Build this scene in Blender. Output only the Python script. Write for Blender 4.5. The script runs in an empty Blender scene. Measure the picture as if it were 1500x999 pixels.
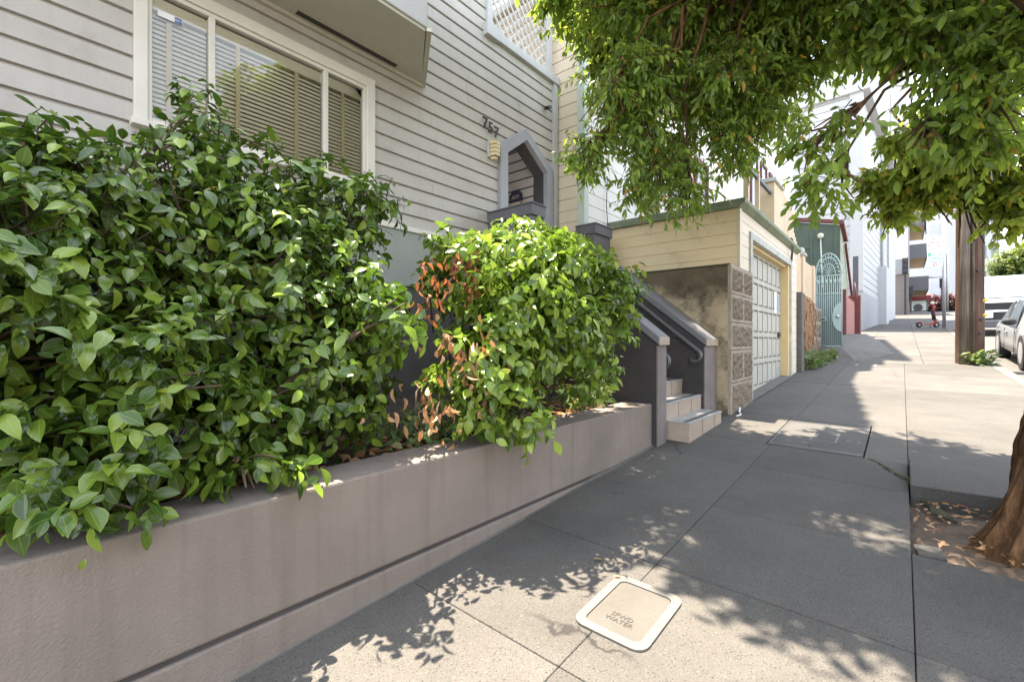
import bpy, bmesh, math, random
import numpy as np
from mathutils import Vector, Matrix
random.seed(7); rng = np.random.default_rng(11)
R = math.radians
scene = bpy.context.scene
col = scene.collection

# ------------------------------------------------------------------ ground profile (street climbs towards +X)
def zp(x):
    if x < 15: return .056*x
    if x < 17: return .84 + .056*(x-15) + .003*(x-15)**2
    if x < 87: return .964 + .068*(x-17)
    return .964 + .068*70 - .004*(x-87)
def g(x, y): return zp(x) + .015*(y-2)

# ------------------------------------------------------------------ materials
def nodes(m):
    m.use_nodes = True; nt = m.node_tree; nt.nodes.clear()
    return nt, nt.nodes, nt.links
def rgb(c): return (c[0], c[1], c[2], 1)
def mat(name, c, rough=.7, var=.12, scale=3.0, bump=0.0, bscale=60., c2=None, speck=0.0, sscale=180., metal=0.0,
        streak=0.0, spec=.5, stain=None, stain_scale=1.2, stain_lo=.5, stain_hi=.68, stretch=(1,1,1), detail=6):
    m = bpy.data.materials.new(name); nt, N, L = nodes(m)
    out = N.new('ShaderNodeOutputMaterial'); p = N.new('ShaderNodeBsdfPrincipled')
    L.new(p.outputs[0], out.inputs[0])
    tc = N.new('ShaderNodeTexCoord'); mp = N.new('ShaderNodeMapping'); L.new(tc.outputs['Object'], mp.inputs[0])
    mp.inputs['Scale'].default_value = stretch
    n1 = N.new('ShaderNodeTexNoise'); n1.inputs['Scale'].default_value = scale; n1.inputs['Detail'].default_value = detail
    n1.inputs['Roughness'].default_value = .62
    L.new(mp.outputs[0], n1.inputs['Vector'])
    cr = N.new('ShaderNodeValToRGB'); L.new(n1.outputs['Fac'], cr.inputs[0])
    if c2 is None: lo = tuple(v*(1-var) for v in c); hi = tuple(min(1, v*(1+var)) for v in c)
    else: lo, hi = c, c2
    cr.color_ramp.elements[0].position = .32; cr.color_ramp.elements[1].position = .68
    cr.color_ramp.elements[0].color = rgb(lo); cr.color_ramp.elements[1].color = rgb(hi)
    cur = cr.outputs[0]
    def mul(cur, fac_out, lo_v, hi_v, p0, p1, tint=None):
        r = N.new('ShaderNodeMapRange'); r.inputs[1].default_value = p0; r.inputs[2].default_value = p1
        r.inputs[3].default_value = lo_v; r.inputs[4].default_value = hi_v; L.new(fac_out, r.inputs[0])
        mx = N.new('ShaderNodeMix'); mx.data_type = 'RGBA'; mx.blend_type = 'MIX'
        L.new(r.outputs[0], mx.inputs[0]); L.new(cur, mx.inputs[6]); mx.inputs[7].default_value = rgb(tint)
        return mx.outputs[2]
    if speck:
        n2 = N.new('ShaderNodeTexNoise'); n2.inputs['Scale'].default_value = sscale; n2.inputs['Detail'].default_value = 2
        L.new(tc.outputs['Object'], n2.inputs['Vector'])
        cur = mul(cur, n2.outputs['Fac'], 0, speck, .56, .72, tuple(v*.25 for v in c))
        n2b = N.new('ShaderNodeTexNoise'); n2b.inputs['Scale'].default_value = sscale*.8; n2b.inputs['Detail'].default_value = 2
        mpb = N.new('ShaderNodeMapping'); mpb.inputs['Location'].default_value = (13, 7, 3); L.new(tc.outputs['Object'], mpb.inputs[0]); L.new(mpb.outputs[0], n2b.inputs['Vector'])
        cur = mul(cur, n2b.outputs['Fac'], 0, speck*.7, .58, .74, tuple(min(1, v*2.2) for v in c))
    if streak:
        mp2 = N.new('ShaderNodeMapping'); mp2.inputs['Scale'].default_value = (9, 9, .5); L.new(tc.outputs['Object'], mp2.inputs[0])
        n3 = N.new('ShaderNodeTexNoise'); n3.inputs['Scale'].default_value = 1.6; n3.inputs['Detail'].default_value = 5; L.new(mp2.outputs[0], n3.inputs['Vector'])
        cur = mul(cur, n3.outputs['Fac'], 0, streak, .5, .74, (c[0]*.35, c[1]*.31, c[2]*.27))
    if stain:
        n4 = N.new('ShaderNodeTexNoise'); n4.inputs['Scale'].default_value = stain_scale; n4.inputs['Detail'].default_value = 8; n4.inputs['Roughness'].default_value = .7
        L.new(tc.outputs['Object'], n4.inputs['Vector'])
        cur = mul(cur, n4.outputs['Fac'], 0, .9, stain_lo, stain_hi, stain)
    L.new(cur, p.inputs['Base Color'])
    p.inputs['Roughness'].default_value = rough; p.inputs['Metallic'].default_value = metal
    p.inputs['Specular IOR Level'].default_value = spec
    if bump:
        nb = N.new('ShaderNodeTexNoise'); nb.inputs['Scale'].default_value = bscale; nb.inputs['Detail'].default_value = 4
        L.new(mp.outputs[0], nb.inputs['Vector'])
        b = N.new('ShaderNodeBump'); b.inputs['Strength'].default_value = bump; b.inputs['Distance'].default_value = .012
        L.new(nb.outputs['Fac'], b.inputs['Height']); L.new(b.outputs[0], p.inputs['Normal'])
    return m

def leaf_mat(name, dark, mid, light, yellow=(.45, .36, .04), ypos=.985, rough=.32, trans=.3, tcol=(.22, .40, .03), vein=.5, spec=.5, edge=.35):
    m = bpy.data.materials.new(name); nt, N, L = nodes(m)
    out = N.new('ShaderNodeOutputMaterial'); p = N.new('ShaderNodeBsdfPrincipled'); t = N.new('ShaderNodeBsdfTranslucent'); ad = N.new('ShaderNodeMixShader')
    geo = N.new('ShaderNodeNewGeometry'); cr = N.new('ShaderNodeValToRGB'); L.new(geo.outputs['Random Per Island'], cr.inputs[0])
    e = cr.color_ramp.elements; e[0].position = 0; e[0].color = rgb(dark); e[1].position = ypos; e[1].color = rgb(light)
    k = cr.color_ramp.elements.new(.55); k.color = rgb(mid)
    k = cr.color_ramp.elements.new(min(.999, ypos+.008)); k.color = rgb(yellow)
    uv = N.new('ShaderNodeUVMap'); uv.uv_map = 'UV'; sx = N.new('ShaderNodeSeparateXYZ'); L.new(uv.outputs[0], sx.inputs[0])
    # distance from midrib 0..1
    a = N.new('ShaderNodeMath'); a.operation = 'SUBTRACT'; L.new(sx.outputs[0], a.inputs[0]); a.inputs[1].default_value = .5
    b = N.new('ShaderNodeMath'); b.operation = 'ABSOLUTE'; L.new(a.outputs[0], b.inputs[0])
    # side veins
    vv = N.new('ShaderNodeMath'); vv.operation = 'MULTIPLY_ADD'; L.new(b.outputs[0], vv.inputs[0]); vv.inputs[1].default_value = -.9; L.new(sx.outputs[1], vv.inputs[2])
    sn = N.new('ShaderNodeMath'); sn.operation = 'MULTIPLY'; L.new(vv.outputs[0], sn.inputs[0]); sn.inputs[1].default_value = 44
    s2 = N.new('ShaderNodeMath'); s2.operation = 'SINE'; L.new(sn.outputs[0], s2.inputs[0])
    vr = N.new('ShaderNodeMapRange'); L.new(s2.outputs[0], vr.inputs[0]); vr.inputs[1].default_value = .75; vr.inputs[2].default_value = 1; vr.inputs[4].default_value = vein*.35
    mr = N.new('ShaderNodeMapRange'); L.new(b.outputs[0], mr.inputs[0]); mr.inputs[1].default_value = .045; mr.inputs[2].default_value = .015; mr.inputs[4].default_value = vein
    er = N.new('ShaderNodeMapRange'); L.new(b.outputs[0], er.inputs[0]); er.inputs[1].default_value = .40; er.inputs[2].default_value = .5; er.inputs[4].default_value = edge
    mxv = N.new('ShaderNodeMath'); mxv.operation = 'MAXIMUM'; L.new(vr.outputs[0], mxv.inputs[0]); L.new(mr.outputs[0], mxv.inputs[1])
    mxe = N.new('ShaderNodeMath'); mxe.operation = 'MAXIMUM'; L.new(mxv.outputs[0], mxe.inputs[0]); L.new(er.outputs[0], mxe.inputs[1])
    mx = N.new('ShaderNodeMix'); mx.data_type = 'RGBA'; L.new(mxe.outputs[0], mx.inputs[0]); L.new(cr.outputs[0], mx.inputs[6])
    mx.inputs[7].default_value = rgb(tuple(min(1, v*2.3+.02) for v in light))
    L.new(mx.outputs[2], p.inputs['Base Color']); p.inputs['Roughness'].default_value = rough; p.inputs['Specular IOR Level'].default_value = spec
    bp = N.new('ShaderNodeBump'); bp.inputs['Strength'].default_value = .25; bp.inputs['Distance'].default_value = .004; bp.invert = True
    L.new(mxv.outputs[0], bp.inputs['Height']); L.new(bp.outputs[0], p.inputs['Normal'])
    tm = N.new('ShaderNodeMix'); tm.data_type = 'RGBA'; tm.inputs[0].default_value = .5; L.new(cr.outputs[0], tm.inputs[6]); tm.inputs[7].default_value = rgb(tcol)
    L.new(tm.outputs[2], t.inputs['Color'])
    ad.inputs[0].default_value = trans; L.new(p.outputs[0], ad.inputs[1]); L.new(t.outputs[0], ad.inputs[2]); L.new(ad.outputs[0], out.inputs[0])
    return m

def add_wear(m):
    nt = m.node_tree; N = nt.nodes; L = nt.links
    p = [n for n in N if n.type == 'BSDF_PRINCIPLED'][0]; cur = p.inputs['Base Color'].links[0].from_socket
    tc = N.new('ShaderNodeTexCoord')
    v = N.new('ShaderNodeTexVoronoi'); v.inputs['Scale'].default_value = 2.6; L.new(tc.outputs['Object'], v.inputs['Vector'])
    mr = N.new('ShaderNodeMapRange'); L.new(v.outputs['Distance'], mr.inputs[0]); mr.inputs[1].default_value = .055; mr.inputs[2].default_value = .03; mr.inputs[4].default_value = .6
    mx = N.new('ShaderNodeMix'); mx.data_type = 'RGBA'; L.new(mr.outputs[0], mx.inputs[0]); L.new(cur, mx.inputs[6]); mx.inputs[7].default_value = (.03, .028, .026, 1); cur = mx.outputs[2]
    nz = N.new('ShaderNodeTexNoise'); nz.inputs['Scale'].default_value = 2.2; nz.inputs['Detail'].default_value = 6; L.new(tc.outputs['Object'], nz.inputs['Vector'])
    ad = N.new('ShaderNodeMix'); ad.data_type = 'RGBA'; ad.inputs[0].default_value = .25; L.new(tc.outputs['Object'], ad.inputs[6]); L.new(nz.outputs['Color'], ad.inputs[7])
    v2 = N.new('ShaderNodeTexVoronoi'); v2.feature = 'DISTANCE_TO_EDGE'; v2.inputs['Scale'].default_value = .55; L.new(ad.outputs[2], v2.inputs['Vector'])
    m2 = N.new('ShaderNodeMapRange'); L.new(v2.outputs['Distance'], m2.inputs[0]); m2.inputs[1].default_value = .0035; m2.inputs[2].default_value = .001; m2.inputs[4].default_value = .8
    n3 = N.new('ShaderNodeTexNoise'); n3.inputs['Scale'].default_value = .7; L.new(tc.outputs['Object'], n3.inputs['Vector'])
    m3 = N.new('ShaderNodeMapRange'); L.new(n3.outputs['Fac'], m3.inputs[0]); m3.inputs[1].default_value = .52; m3.inputs[2].default_value = .58
    mu = N.new('ShaderNodeMath'); mu.operation = 'MULTIPLY'; L.new(m2.outputs[0], mu.inputs[0]); L.new(m3.outputs[0], mu.inputs[1])
    mx2 = N.new('ShaderNodeMix'); mx2.data_type = 'RGBA'; L.new(mu.outputs[0], mx2.inputs[0]); L.new(cur, mx2.inputs[6]); mx2.inputs[7].default_value = (.012, .011, .010, 1)
    geo = N.new('ShaderNodeNewGeometry'); mr4 = N.new('ShaderNodeMapRange'); L.new(geo.outputs['Random Per Island'], mr4.inputs[0]); mr4.inputs[3].default_value = .84; mr4.inputs[4].default_value = 1.16
    hv = N.new('ShaderNodeHueSaturation'); L.new(mr4.outputs[0], hv.inputs['Value']); L.new(mx2.outputs[2], hv.inputs['Color'])
    L.new(hv.outputs[0], p.inputs['Base Color'])
def glass_mat(name, tint=(.9, .95, .92), refl=1.0):
    m = bpy.data.materials.new(name); nt, N, L = nodes(m)
    out = N.new('ShaderNodeOutputMaterial'); t = N.new('ShaderNodeBsdfTransparent'); gl = N.new('ShaderNodeBsdfGlossy'); mx = N.new('ShaderNodeMixShader')
    fr = N.new('ShaderNodeFresnel'); fr.inputs[0].default_value = 1.55
    t.inputs[0].default_value = rgb((.97, .98, .97)); gl.inputs['Roughness'].default_value = .004
    tc = N.new('ShaderNodeTexCoord'); nz = N.new('ShaderNodeTexNoise'); nz.inputs['Scale'].default_value = 1.7; nz.inputs['Detail'].default_value = 1; L.new(tc.outputs['Object'], nz.inputs['Vector'])
    bp = N.new('ShaderNodeBump'); bp.inputs['Strength'].default_value = .05; bp.inputs['Distance'].default_value = .01; L.new(nz.outputs['Fac'], bp.inputs['Height'])
    L.new(bp.outputs[0], gl.inputs['Normal'])
    L.new(fr.outputs[0], mx.inputs[0]); L.new(t.outputs[0], mx.inputs[1]); L.new(gl.outputs[0], mx.inputs[2]); L.new(mx.outputs[0], out.inputs[0])
    return m

def wood_mat(name, c1, c2, c3, scale=(40, 40, 1.2), rough=.85, bump=.6):
    m = bpy.data.materials.new(name); nt, N, L = nodes(m)
    out = N.new('ShaderNodeOutputMaterial'); p = N.new('ShaderNodeBsdfPrincipled'); L.new(p.outputs[0], out.inputs[0])
    tc = N.new('ShaderNodeTexCoord'); mp = N.new('ShaderNodeMapping'); mp.inputs['Scale'].default_value = scale; L.new(tc.outputs['Object'], mp.inputs[0])
    n = N.new('ShaderNodeTexNoise'); n.inputs['Scale'].default_value = 1; n.inputs['Detail'].default_value = 8; n.inputs['Roughness'].default_value = .65; L.new(mp.outputs[0], n.inputs['Vector'])
    cr = N.new('ShaderNodeValToRGB'); L.new(n.outputs['Fac'], cr.inputs[0]); e = cr.color_ramp.elements
    e[0].position = .3; e[0].color = rgb(c1); e[1].position = .72; e[1].color = rgb(c3); k = e.new(.5); k.color = rgb(c2)
    n2 = N.new('ShaderNodeTexNoise'); n2.inputs['Scale'].default_value = 1.1; n2.inputs['Detail'].default_value = 5; L.new(tc.outputs['Object'], n2.inputs['Vector'])
    mr = N.new('ShaderNodeMapRange'); L.new(n2.outputs['Fac'], mr.inputs[0]); mr.inputs[1].default_value = .4; mr.inputs[2].default_value = .65; mr.inputs[4].default_value = .75
    mx = N.new('ShaderNodeMix'); mx.data_type = 'RGBA'; L.new(mr.outputs[0], mx.inputs[0]); L.new(cr.outputs[0], mx.inputs[6]); mx.inputs[7].default_value = rgb(c1)
    L.new(mx.outputs[2], p.inputs['Base Color']); p.inputs['Roughness'].default_value = rough; p.inputs['Specular IOR Level'].default_value = .25
    b = N.new('ShaderNodeBump'); b.inputs['Strength'].default_value = bump; b.inputs['Distance'].default_value = .02; L.new(n.outputs['Fac'], b.inputs['Height']); L.new(b.outputs[0], p.inputs['Normal'])
    return m

M = {}
M['walk'] = mat('sidewalk_concrete', (.071, .065, .057), .85, c2=(.100, .092, .081), scale=1.6, bump=.55, bscale=120, speck=.95, sscale=130, stain=(.045, .043, .040), stain_scale=.9, stain_lo=.52, stain_hi=.8)
add_wear(M['walk'])
M['walk_pale'] = mat('repaired_concrete', (.34, .32, .29), .85, c2=(.44, .42, .385), scale=2.2, bump=.3, bscale=140, speck=.4, sscale=230)
M['joint'] = mat('joint_dirt', (.045, .042, .038), .95)
M['kerb'] = mat('kerb_concrete', (.11, .104, .096), .85, speck=.4, bump=.3)
M['asphalt'] = mat('street_concrete', (.085, .08, .074), .9, c2=(.115, .108, .099), speck=.6, bump=.5, bscale=90)
M['far_walk'] = mat('far_pavement', (.13, .123, .113), .85, var=.1)
M['planter'] = mat('planter_stucco', (.19, .155, .130), .88, c2=(.255, .21, .178), scale=1.3, bump=.38, bscale=95, streak=.22, stain=(.155, .13, .115), stain_scale=.8, stain_lo=.55, stain_hi=.85, speck=.12, sscale=120)
M['planter_dark'] = mat('groove_dark', (.06, .052, .048), .9)
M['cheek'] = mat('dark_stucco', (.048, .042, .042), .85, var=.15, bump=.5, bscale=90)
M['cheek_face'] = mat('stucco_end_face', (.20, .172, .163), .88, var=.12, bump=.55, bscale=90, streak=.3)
M['cap'] = mat('grey_cap_paint', (.16, .16, .17), .5, var=.1, bump=.1)
M['pier'] = mat('pier_paint', (.115, .11, .118), .6, var=.12, bump=.15)
M['tile'] = mat('stair_tile', (.35, .275, .215), .55, c2=(.42, .34, .27), scale=5, bump=.08)
M['tread'] = mat('stair_tread_tile', (.30, .29, .28), .5, c2=(.37, .36, .35), scale=5, bump=.08)
M['nosing'] = mat('nosing', (.07, .07, .08), .45)
M['siding'] = mat('pale_siding_paint', (.432, .402, .362), .6, c2=(.50, .468, .425), scale=1.1, bump=.12, bscale=22, streak=.10, stretch=(1, 1, 2), stain=(.34, .305, .26), stain_scale=2.5, stain_lo=.52, stain_hi=.8)
M['window_trim'] = mat('cream_trim_paint', (.66, .62, .54), .5, var=.05, bump=.08)
M['band'] = mat('grey_green_band', (.30, .31, .28), .65, var=.06, bump=.1)
M['base_dark'] = mat('dark_base_paint', (.085, .08, .08), .8, var=.15, bump=.3)
M['soffit'] = mat('soffit_paint', (.50, .47, .39), .65, var=.06)
M['fascia'] = mat('fascia_paint', (.46, .455, .45), .6, var=.05)
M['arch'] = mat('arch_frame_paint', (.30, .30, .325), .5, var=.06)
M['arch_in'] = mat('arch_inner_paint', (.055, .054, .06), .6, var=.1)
M['metal_dark'] = mat('dark_metal', (.05, .05, .055), .35, metal=.6, var=.1)
M['rail'] = mat('painted_rail', (.11, .11, .118), .3, metal=.3, var=.1)
M['lamp'] = mat('cream_lamp', (.62, .50, .30), .5, var=.12)
M['blind'] = mat('blind_slat', (.74, .66, .49), .5, var=.04)
M['tape'] = mat('blind_tape', (.60, .49, .30), .8, var=.05)
M['black'] = mat('interior_black', (.02, .02, .018), .9)
M['glass'] = glass_mat('window_glass')
M['white'] = mat('white_paint', (.80, .80, .80), .5, var=.03)
M['blue'] = mat('badge_blue', (.03, .09, .32), .4)
M['badge'] = mat('badge_dark', (.035, .04, .075), .4)
M['badge_pale'] = mat('badge_pale', (.55, .47, .36), .5)
M['neigh'] = mat('beige_siding_paint', (.62, .52, .38), .65, c2=(.68, .575, .43), scale=1.5, bump=.1, bscale=25, stain=(.52, .45, .34), stain_scale=1.6, stain_lo=.56, stain_hi=.8)
M['neigh_front'] = mat('white_siding_paint', (.70, .68, .63), .6, var=.05, bump=.1)
M['cornerboard'] = mat('pale_green_trim', (.46, .52, .46), .6, var=.06)
M['garage'] = mat('beige_garage_paint', (.84, .66, .41), .7, c2=(.88, .72, .48), scale=1.4, bump=.12, bscale=30, stain=(.50, .41, .29), stain_scale=1.8, stain_lo=.56, stain_hi=.82)
M['garage_pale'] = mat('pale_garage_paint', (.70, .62, .50), .7, var=.07, bump=.12)
M['green_trim'] = mat('weathered_green_trim', (.15, .19, .115), .75, c2=(.24, .27, .19), scale=7, bump=.2)
M['grey_trim'] = mat('weathered_blue_trim', (.34, .38, .37), .75, c2=(.55, .54, .48), scale=6, bump=.2, stain=(.25, .22, .18), stain_scale=5, stain_lo=.56, stain_hi=.8)
M['door'] = mat('garage_door_paint', (.43, .42, .365), .6, var=.07, bump=.1)
M['door_line'] = mat('garage_door_recess', (.20, .19, .165), .7)
M['jamb'] = mat('yellow_jamb_paint', (.68, .52, .26), .6, var=.06)
M['ret'] = mat('old_concrete', (.38, .30, .19), .92, c2=(.50, .40, .27), scale=3, bump=.8, bscale=40, stain=(.05, .043, .03), stain_scale=2.0, stain_lo=.44, stain_hi=.6, speck=.3, sscale=90)
def ret_mat():
    m = M['ret']; nt = m.node_tree; N = nt.nodes; L = nt.links
    p = [n for n in N if n.type == 'BSDF_PRINCIPLED'][0]; old = p.inputs['Base Color'].links[0].from_socket
    tc = N.new('ShaderNodeTexCoord'); sx = N.new('ShaderNodeSeparateXYZ'); L.new(tc.outputs['Object'], sx.inputs[0])
    nz = N.new('ShaderNodeTexNoise'); nz.inputs['Scale'].default_value = 3.5; nz.inputs['Detail'].default_value = 8; L.new(tc.outputs['Object'], nz.inputs['Vector'])
    ad = N.new('ShaderNodeMath'); ad.operation = 'MULTIPLY_ADD'; L.new(nz.outputs['Fac'], ad.inputs[0]); ad.inputs[1].default_value = .7; L.new(sx.outputs[2], ad.inputs[2])
    mr = N.new('ShaderNodeMapRange'); L.new(ad.outputs[0], mr.inputs[0]); mr.inputs[1].default_value = 1.88; mr.inputs[2].default_value = 2.08; mr.inputs[4].default_value = .8
    mx = N.new('ShaderNodeMix'); mx.data_type = 'RGBA'; L.new(mr.outputs[0], mx.inputs[0]); L.new(old, mx.inputs[6]); mx.inputs[7].default_value = (.075, .058, .035, 1)
    L.new(mx.outputs[2], p.inputs['Base Color'])
ret_mat()
M['ret_front'] = mat('block_margin', (.30, .25, .195), .92, c2=(.41, .35, .28), scale=4, bump=.6, bscale=60, stain=(.24, .19, .14), stain_scale=2.5, stain_lo=.5, stain_hi=.74)
M['ret_top'] = mat('mossy_concrete', (.05, .045, .03), .95, c2=(.13, .115, .08), scale=4, bump=.8, bscale=50)
M['rock'] = mat('rock_face', (.11, .083, .06), .95, c2=(.27, .22, .165), scale=16, bump=1.0, bscale=55)
M['vine'] = mat('dry_vine', (.26, .15, .08), .9, c2=(.36, .22, .12), scale=30)
M['post'] = mat('tan_post_paint', (.60, .47, .31), .65, var=.07)
M['red'] = mat('dark_red_paint', (.125, .034, .03), .6, var=.12)
M['pink'] = mat('pink_red_wall', (.31, .135, .115), .8, var=.1, bump=.2)
M['shed'] = mat('dark_green_paint', (.075, .105, .078), .7, var=.1, bump=.15)
M['shed_front'] = mat('pale_green_paint', (.25, .285, .20), .7, var=.08, bump=.15)
M['iron'] = mat('pale_teal_iron', (.38, .48, .47), .45, var=.05)
M['mesh_bg'] = mat('gate_teal_panel', (.19, .255, .25), .6, var=.1)
M['wh'] = mat('bright_white_siding', (.40, .41, .42), .6, var=.03)
M['plinth'] = mat('grey_plinth', (.34, .345, .36), .8, var=.1)
M['concrete'] = mat('plain_concrete', (.115, .108, .098), .9, var=.12, bump=.3, bscale=40)
M['tan_wall'] = mat('tan_render', (.20, .18, .165), .8, var=.08)
M['balc'] = mat('balcony_grey', (.10, .10, .11), .6, var=.1)
M['balc_under'] = mat('balcony_soffit', (.40, .29, .16), .6, var=.06)
M['dk_glass'] = mat('dark_window_glass', (.05, .06, .08), .12, var=.2, spec=.8)
M['awning'] = mat('red_awning', (.22, .03, .035), .6)
M['sign'] = mat('sign_white', (.74, .74, .74), .5, var=.03)
M['sign_g'] = mat('sign_green', (.08, .34, .20), .5)
M['sign_r'] = mat('sign_red', (.52, .10, .09), .5)
M['sign_t'] = mat('sign_pale_teal', (.60, .74, .70), .5, var=.04)
M['steel'] = mat('galvanised_steel', (.46, .47, .49), .45, metal=.5, var=.08)
M['scoot'] = mat('scooter_red', (.50, .05, .025), .4, var=.05)
M['rubber'] = mat('black_rubber', (.025, .025, .027), .75, var=.2)
M['pole'] = wood_mat('weathered_pole', (.040, .022, .015), (.10, .055, .038), (.19, .125, .095), scale=(26, 26, .9))
M['pole_grey'] = wood_mat('grey_moulding', (.08, .065, .052), (.16, .135, .11), (.26, .23, .19), scale=(30, 30, 1.2))
M['yellow'] = mat('yellow_tag', (.75, .50, .05), .5)
M['bark'] = wood_mat('stringy_bark', (.022, .014, .008), (.105, .052, .022), (.26, .14, .062), scale=(13, 13, 3.2), bump=1.0)
M['limb'] = mat('limb_bark', (.045, .03, .02), .9, c2=(.095, .065, .042), scale=14, bump=.5)
M['twig'] = mat('twig_bark', (.055, .035, .020), .85, c2=(.11, .07, .042), scale=20)
M['soil'] = mat('planter_soil', (.030, .023, .017), .98, c2=(.07, .055, .04), scale=8, bump=1, bscale=30)
M['pit'] = mat('tree_pit_soil', (.085, .06, .042), .98, c2=(.17, .125, .09), scale=6, bump=1, bscale=30, speck=.5, sscale=60)
M['litter'] = mat('dry_litter', (.22, .13, .06), .9, c2=(.38, .24, .13), scale=40)
M['meter'] = mat('meter_frame_white', (.112, .107, .095), .6, c2=(.148, .142, .128), scale=8, stain=(.06, .055, .047), stain_scale=7, stain_lo=.54, stain_hi=.85, bump=.1)
M['lid'] = mat('meter_lid_concrete', (.085, .077, .066), .85, c2=(.108, .098, .085), scale=3, bump=.3, bscale=120, speck=.4, sscale=200)
M['engrave'] = mat('engraved_shadow', (.055, .049, .041), .9)
M['board_gap'] = mat('board_gap', (.33, .31, .285), .9)
M['vault'] = mat('vault_concrete', (.066, .0625, .058), .85, c2=(.092, .087, .08), scale=3, bump=.35, bscale=140, speck=.5, sscale=220)
M['vault_m'] = mat('vault_metal_edge', (.12, .116, .108), .5, metal=.3, var=.15)
M['moss'] = mat('moss', (.045, .065, .03), .95, c2=(.10, .09, .05), scale=30, bump=.8)
M['leaf_cam'] = leaf_mat('camellia_leaf', (.024, .054, .010), (.074, .130, .018), (.215, .30, .038), ypos=.998, rough=.20, trans=.16, tcol=(.20, .42, .03), vein=.17, edge=.16)
M['leaf_mid'] = leaf_mat('camellia_leaf_sunny', (.040, .082, .012), (.135, .215, .026), (.30, .38, .055), ypos=.992, rough=.24, trans=.28, tcol=(.28, .48, .035), vein=.17, edge=.15)  # brighter copy of the camellia leaf, sunlight put into the colour
M['leaf_dead'] = leaf_mat('dead_leaf', (.26, .13, .055), (.40, .23, .11), (.52, .33, .18), yellow=(.30, .12, .04), ypos=.8, rough=.6, trans=.25, tcol=(.5, .25, .1), vein=.2, edge=.1)
M['leaf_rust'] = leaf_mat('rusty_leaf', (.20, .062, .022), (.30, .105, .04), (.40, .17, .07), yellow=(.3, .12, .04), ypos=.8, rough=.55, trans=.3, tcol=(.6, .2, .06), vein=.2, edge=.1)
M['leaf_tree'] = leaf_mat('tree_leaf', (.065, .125, .026), (.140, .225, .040), (.29, .38, .055), yellow=(.50, .22, .04), ypos=.978, rough=.36, trans=.48, tcol=(.62, .80, .10), vein=.2, edge=.05)
M['leaf_small'] = leaf_mat('tree_leaf_small', (.090, .150, .024), (.185, .265, .038), (.33, .40, .055), yellow=(.52, .25, .05), ypos=.96, rough=.38, trans=.54, tcol=(.76, .90, .12), vein=.2, edge=.05)
M['leaf_far'] = leaf_mat('far_tree_leaf', (.05, .09, .02), (.09, .15, .03), (.15, .21, .04), rough=.5, trans=.4, tcol=(.4, .45, .06), vein=.1)
M['leaf_plum'] = leaf_mat('plum_leaf', (.05, .015, .022), (.09, .03, .04), (.13, .05, .055), yellow=(.10, .10, .03), ypos=.85, rough=.5, trans=.3, tcol=(.3, .07, .08), vein=.1)
M['leaf_weed'] = leaf_mat('weed_leaf', (.05, .10, .03), (.11, .19, .06), (.22, .30, .10), yellow=(.45, .38, .10), ypos=.9, rough=.5, trans=.3, tcol=(.4, .5, .1), vein=.15)
M['car'] = mat('silver_car_paint', (.40, .42, .42), .28, metal=.55, var=.03)
M['car_glass'] = mat('car_glass', (.035, .045, .05), .06, var=.1, spec=.9)
M['van'] = mat('white_van_paint', (.42, .44, .46), .3, var=.03)
M['van_screen'] = mat('van_sky_glare_glass', (.55, .66, .74), .12, var=.06, spec=.8)  # pale blue painted in for the sky reflected in the windscreen
M['amber'] = mat('amber_lens', (.75, .32, .05), .25)
M['chrome'] = mat('chrome', (.6, .6, .62), .15, metal=1)
M['grey_house'] = mat('grey_render', (.36, .38, .42), .75, var=.07)
M['traffic'] = mat('traffic_black', (.03, .03, .035), .5)
M['cream_wall'] = mat('cream_render', (.62, .58, .50), .75, var=.06)
M['hill'] = mat('far_ground', (.20, .19, .17), .95, var=.15)

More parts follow.
